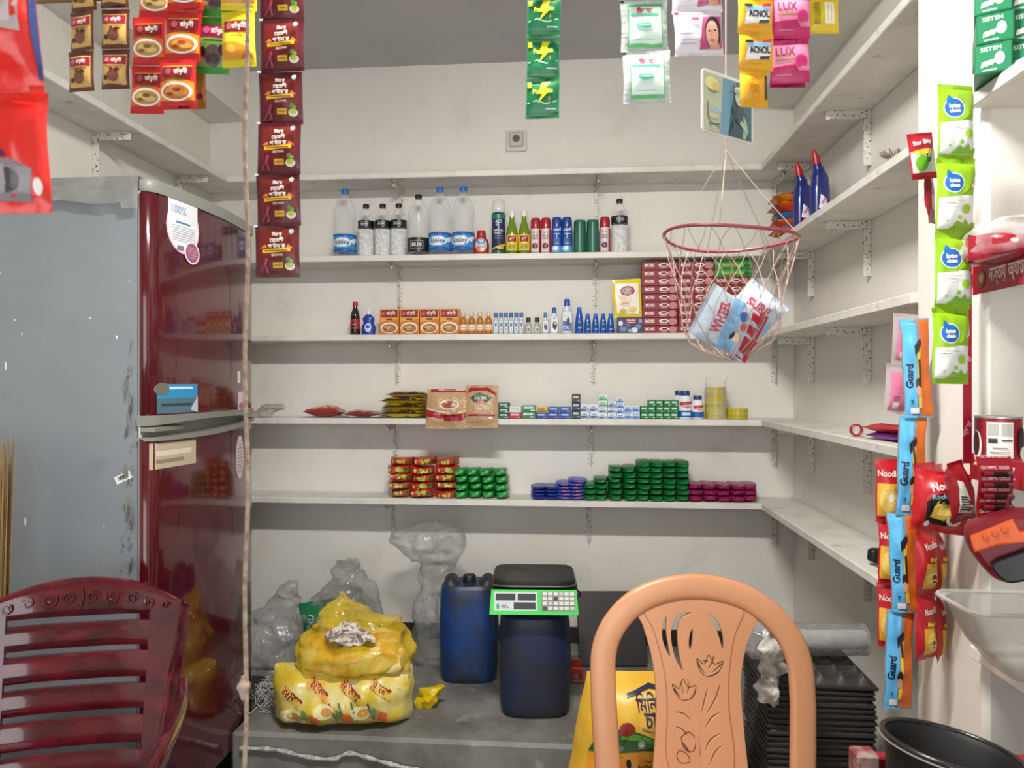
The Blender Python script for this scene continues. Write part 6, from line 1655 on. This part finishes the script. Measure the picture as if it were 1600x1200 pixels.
p = atY(1464, 832, 1.58); k = dep(p) / F
o = addpk('noodle_pack', pk('noodle_pack', 84 * k, 96 * k, .05, NR, big(84 * k, 96 * k), seed=91, wr=.006, crimp=.06), None, tuple(p), (0, R(6), TH - .15)); tag(o, 'puffy red noodle pack with a black bowl picture hanging at the pillar', 'noodles')
p = atY(1506, 814, 1.54); k = dep(p) / F
o = addpk('noodle_pack', pk('noodle_pack', 48 * k, 96 * k, .045, M('8f101c', .34, 0, .1), [('p', [(-20 * k, 20 * k), (4 * k, 14 * k), (-6 * k, 66 * k), (-16 * k, 70 * k)], 'd8d6d0')] + [('p', [(-17 * k, (24 + 4 * i) * k), (-4 * k, (21 + 4 * i) * k), (-4 * k, (23 + 4 * i) * k), (-17 * k, (26 + 4 * i) * k)], '2a2626') for i in range(6)], seed=92, wr=.006, crimp=.06, taper=.35), None, tuple(p), (0, R(-12), TH + .3)); tag(o, 'dark red pack showing its barcode side beside the puffy noodle pack', 'noodles')

# ---- goods on the right wall shelves
hb = obj('cleaner_bottle', None)
one('body', loft(lerp_rings([(0, 0, 0, .033, .024), (0, 0, .006, .037, .028), (0, 0, .12, .037, .028), (0, 0, .165, .032, .025), (-.006, 0, .195, .020, .018), (-.014, 0, .215, .015, .014)], 4), 24, 2.4), M('16246e', .25, 0, .4), hb)
one('cap', loft(lerp_rings([(-.014, 0, .214, .0165, .0155), (-.018, 0, .235, .014, .013), (-.026, 0, .258, .008, .008), (-.030, 0, .268, .004, .004)], 3), 16), M('a8181f', .35), hb)
prt([('p', [(-.026, .012), (.004, .008), (.012, .04), (-.02, .05)], 'c9302f'), ('p', [(-.026, .05), (.008, .042), (.002, .085), (-.02, .10)], 'dfe6f0'), ('t', 'Harpic', -.008, .075, .018, 'c22a2f', .03, 1.0, .04), ('e', -.008, .03, .010, .008, '9fc8e6')], lambda u, v_, o: (u, -.0285 * max(0, 1 - abs(u / .037) ** 2.4) ** .42 - o, v_), .01, .35, .001, 'printed_label', hb)
for px_, yy in ((1254, 2.93), (1281, 2.78)):
    q = atY(px_, 598, yy)
    inst(hb, (min(q.x, .94), yy, SZ['B'] + .001), (0, 0, R(25)), 'blue toilet cleaner bottle with red nozzle, %s' % ('nearer the snack packs' if yy > 2.9 else 'nearer the pillar'), 'bottle', 'pair of blue cleaner bottles')
o = tag(one('soap_bar', cbox(-.04, .04, -.02, .02, 0, .03, .008), M('7a2036', .35), None, (.93, 2.60, SZ['B'] + .001), (0, 0, .4), smooth=False), 'small maroon wrapped bar on the right shelf past the cleaner bottles', 'soap')
ck = [('d8641c', '2f7ab8'), ('c9501c', 'e0b02a'), ('2f6aa8', 'd8942a'), ('c9481c', 'e6c83a'), ('d07a1c', '7a2a1c')]
for i, (a_, b_) in enumerate(ck):
    pr = pk('snack_pack', .19, .15, .05, M(a_, .34, 0, .1), [('e', 0, .075, .06, .04, b_), ('r', -.08, .01, .08, .03, b_), ('t', 'CHIPS', 0, .08, .03, 'f0e6c0', .09), ('p', [(-.08, .1), (.0, .12), (.08, .1), (.08, .13), (-.08, .13)], b_)], wr=.008, seed=100 + i, axis='h', crimp=.06)
    o = addpk('snack_pack', pr, None, (.895 - .006 * (i % 2), 2.99 + .012 * (i % 3), SZ['B'] + .025 + i * .033), (R(-90), random.uniform(-.06, .06), random.uniform(-.1, .15) - .1))
    tag(o, ['orange snack pack with blue print at the bottom of the corner pile', 'dark orange snack pack low in the corner pile', 'blue snack pack in the middle of the corner pile', 'red orange snack pack high in the corner pile', 'amber snack pack on top of the corner pile'][i], 'snack pack')
ch = [('5a1a6a', 'c9a83a'), ('b01c2a', '5a1a6a')]
for i, (a_, b_) in enumerate(ch):
    pr = pk('chocolate_pack', .20, .075, .022, M(a_, .34, 0, .1), [('r', -.07, .02, .05, .055, b_), ('t', 'Choco', -.01, .038, .022, 'ece6e0', .08, 0, .03), ('e', .07, .04, .015, .015, 'd8d0dc')], wr=.003, seed=120 + i, axis='h', crimp=.06)
    p = atX(1372, 690, .86)
    o = addpk('chocolate_pack', pr, None, (.855, p.y - .03, SZ['D'] + .013 + .022 * i), (R(-90), 0, R(-82) + .1 * i)); tag(o, ['purple chocolate bar pack lying on the second lowest right shelf', 'red chocolate bar pack resting on the purple one'][i], 'chocolate')
q = atX(1322, 668, .86)
tag(one('tape_ring', tube([(.016 * math.cos(a * math.pi / 12), 0, .016 + .016 * math.sin(a * math.pi / 12)) for a in range(24)], 1, 8, True, flat=(.003, .009)), M('a0182a', .35), None, (.85, atX(1338, 680, .85).y, SZ['D'] + .004)), 'small red ring standing beside the chocolate packs', 'ring')
# plug and lead
q = atZ(1372, 872, SZ['E'] + .02)
pg = thing('power_plug', 'black power plug with a short lead lying on the lowest right shelf', 'plug', (q.x, q.y, SZ['E'] + .001), (0, 0, .4))
one('plug_body', loft(lerp_rings([(0, 0, 0, .018, .014), (0, 0, .006, .021, .017), (0, 0, .03, .019, .016), (0, 0, .036, .012, .01)], 3), 18, 2.6), BLACK, pg, (-.012, 0, .012))
for dy in (-.007, .007): one('pin', tube([(0, 0, 0), (.018, 0, .004)], .0022, 8), M('8a8a86', .3, .8), pg, (.002, dy, .044))
one('lead', tube(smoothpts([(-.02, 0, .014), (-.03, -.03, .012), (-.015, -.07, .006), (.03, -.10, .005), (.07, -.10, .005), (.09, -.06, .02), (.07, -.03, .04)], 6), .0035, 8), BLACK, pg)
tag(one('plastic_scrap', loft(lerp_rings([(0, 0, 0, .03, .05), (0, 0, .012, .04, .055), (0, 0, .025, .02, .03)], 4), 26, 2, .02, 22, 44), FILM2, None, (.875, q.y - .14, SZ['E'] + .002)), 'scrap of clear plastic beside the power plug', 'scrap')
# frayed cord end on the second right shelf
q = atX(1394, 236, .83)
mb = MB()
for i in range(34):
    a = random.uniform(-1.3, 1.3); l = .015 + random.random() * .025; b = random.uniform(-.5, .5)
    mb.add(tube([(0, 0, 0), (l * .5 * math.sin(a), b * .01, l * .5 * math.cos(a)), (l * math.sin(a) * 1.2, b * .03, l * math.cos(a) * .9)], .0022, 4), M('8f877c', .9))
mb.add(tube([(-.012, 0, .002), (.0, 0, .004), (.02, .01, .003), (.045, .03, .002)], .005, 8), M('a39a8c', .9))
fo = mb.build('frayed_cord', None, (.84, q.y + .02, SZ['B'] + .004)); tag(fo, 'frayed grey cord end knotted on the second highest right shelf', 'cord'); fo['kind'] = 'stuff'

# ================================================================ NEAR THE CAMERA
# vertical rope
P = [tuple(atD(385 + 2.5 * math.sin(i * .9) - (5 if i > 20 else 0) * (i - 20) / 6, -60 + i * 52, .80)) for i in range(27)]
top = P[0]; P = [(top[0], top[1], ZC)] + P + [(P[-1][0], P[-1][1], .001)]
rp2 = thing('rope', 'thin beige rope hanging straight down in front of the fridge', 'rope', P[-1])
one('strand', tube([(x - P[-1][0], y - P[-1][1], z - P[-1][2]) for x, y, z in P], .0025, 8), mixmat('beige_rope', 'c2ab98', '9a8474', 90, .4, .6, r=.9, bump=.8), rp2)
kq = atD(381, 1076, .80)
one('knot', loft(lerp_rings([(0, 0, -.012, .003, .003), (0, 0, 0, .0065, .006), (0, 0, .012, .003, .003)], 4), 14, 2, .002, 90, 5), M('b09a88', .9), rp2, (kq.x - P[-1][0], kq.y - P[-1][1], kq.z))
# red packs right in front
RDP = M('e0241c', .3, 0, .3, .15, 40)
p = atD(28, 334, .62); k = .62 / F
rs = thing('snack_strip', 'bright red snack packs hanging close in front of the fridge', 'snack pack', tuple(p), (0, R(-3), TH + .2))
w, h = 104 * k, 190 * k
pr = pk('pack', w, h, .03, RDP, [('p', [(-w * .45, h * .1), (w * .22, h * .08), (w * .3, h * .34), (0, h * .42), (-w * .45, h * .4)], '8a8284'), ('e', -w * .1, h * .25, w * .2, h * .1, '4a4446'), ('p', [(-w * .45, h * .4), (-w * .02, h * .44), (-w * .3, h * .62), (-w * .45, h * .7)], '24386a'), ('e', w * .36, h * .2, w * .06, h * .07, 'f0ece8')], seed=131, wr=.006, crimp=.06)
addpk('pack', pr, rs)
addpk('pack', pk('pack', w * .96, h, .03, RDP, [('r', -w * .45, h * .44, w * .3, h * .75, 'b8a8a8'), ('r', -w * .4, h * .5, w * .2, h * .7, 'c9bcbc'), ('r', w * .42, h * .1, w * .48, h * .9, '2a3f7a')], seed=132, wr=.006, crimp=.06), rs, (-.002, .0, h), (0, .03, 0))
addpk('pack', pk('pack', w * .96, h, .03, RDP, [], seed=133, wr=.006, crimp=.06), rs, (-.002, .0, 2 * h), (0, 0, 0))
one('hook_string', tube([(0, 0, 3 * h - .005), (0, 0, ZC - p.z)], .0012, 6), TWN, rs)
# broom
q = atD(-20, 680, 2.02)
br = thing('broom', 'straw broom standing upside down beside the maroon chair', 'broom', (q.x, q.y, 0))
STRW = mixmat('straw', '9a7c4c', '7a5f36', 30, .4, .6, r=.8, stretch=(1, 1, .2))
one('handle', lathe([(.016, 0.001), (.017, .25), (.019, .55)], 12), STRW, br)
mb = MB()
for i in range(140):
    a = random.random() * 6.28; r0 = .016 * random.random() ** .5; r1 = .012 + .055 * random.random() ** .5
    z1 = q.z - random.random() * .12
    mb.add(tube([(r0 * math.cos(a), r0 * math.sin(a), .5), (r1 * .8 * math.cos(a), r1 * .8 * math.sin(a), .8), (r1 * math.cos(a + .1), r1 * math.sin(a + .1), z1)], [.002, .0016, .0009], 4), STRW)
bo_ = mb.build('bristles', br); bo_['kind'] = 'stuff'
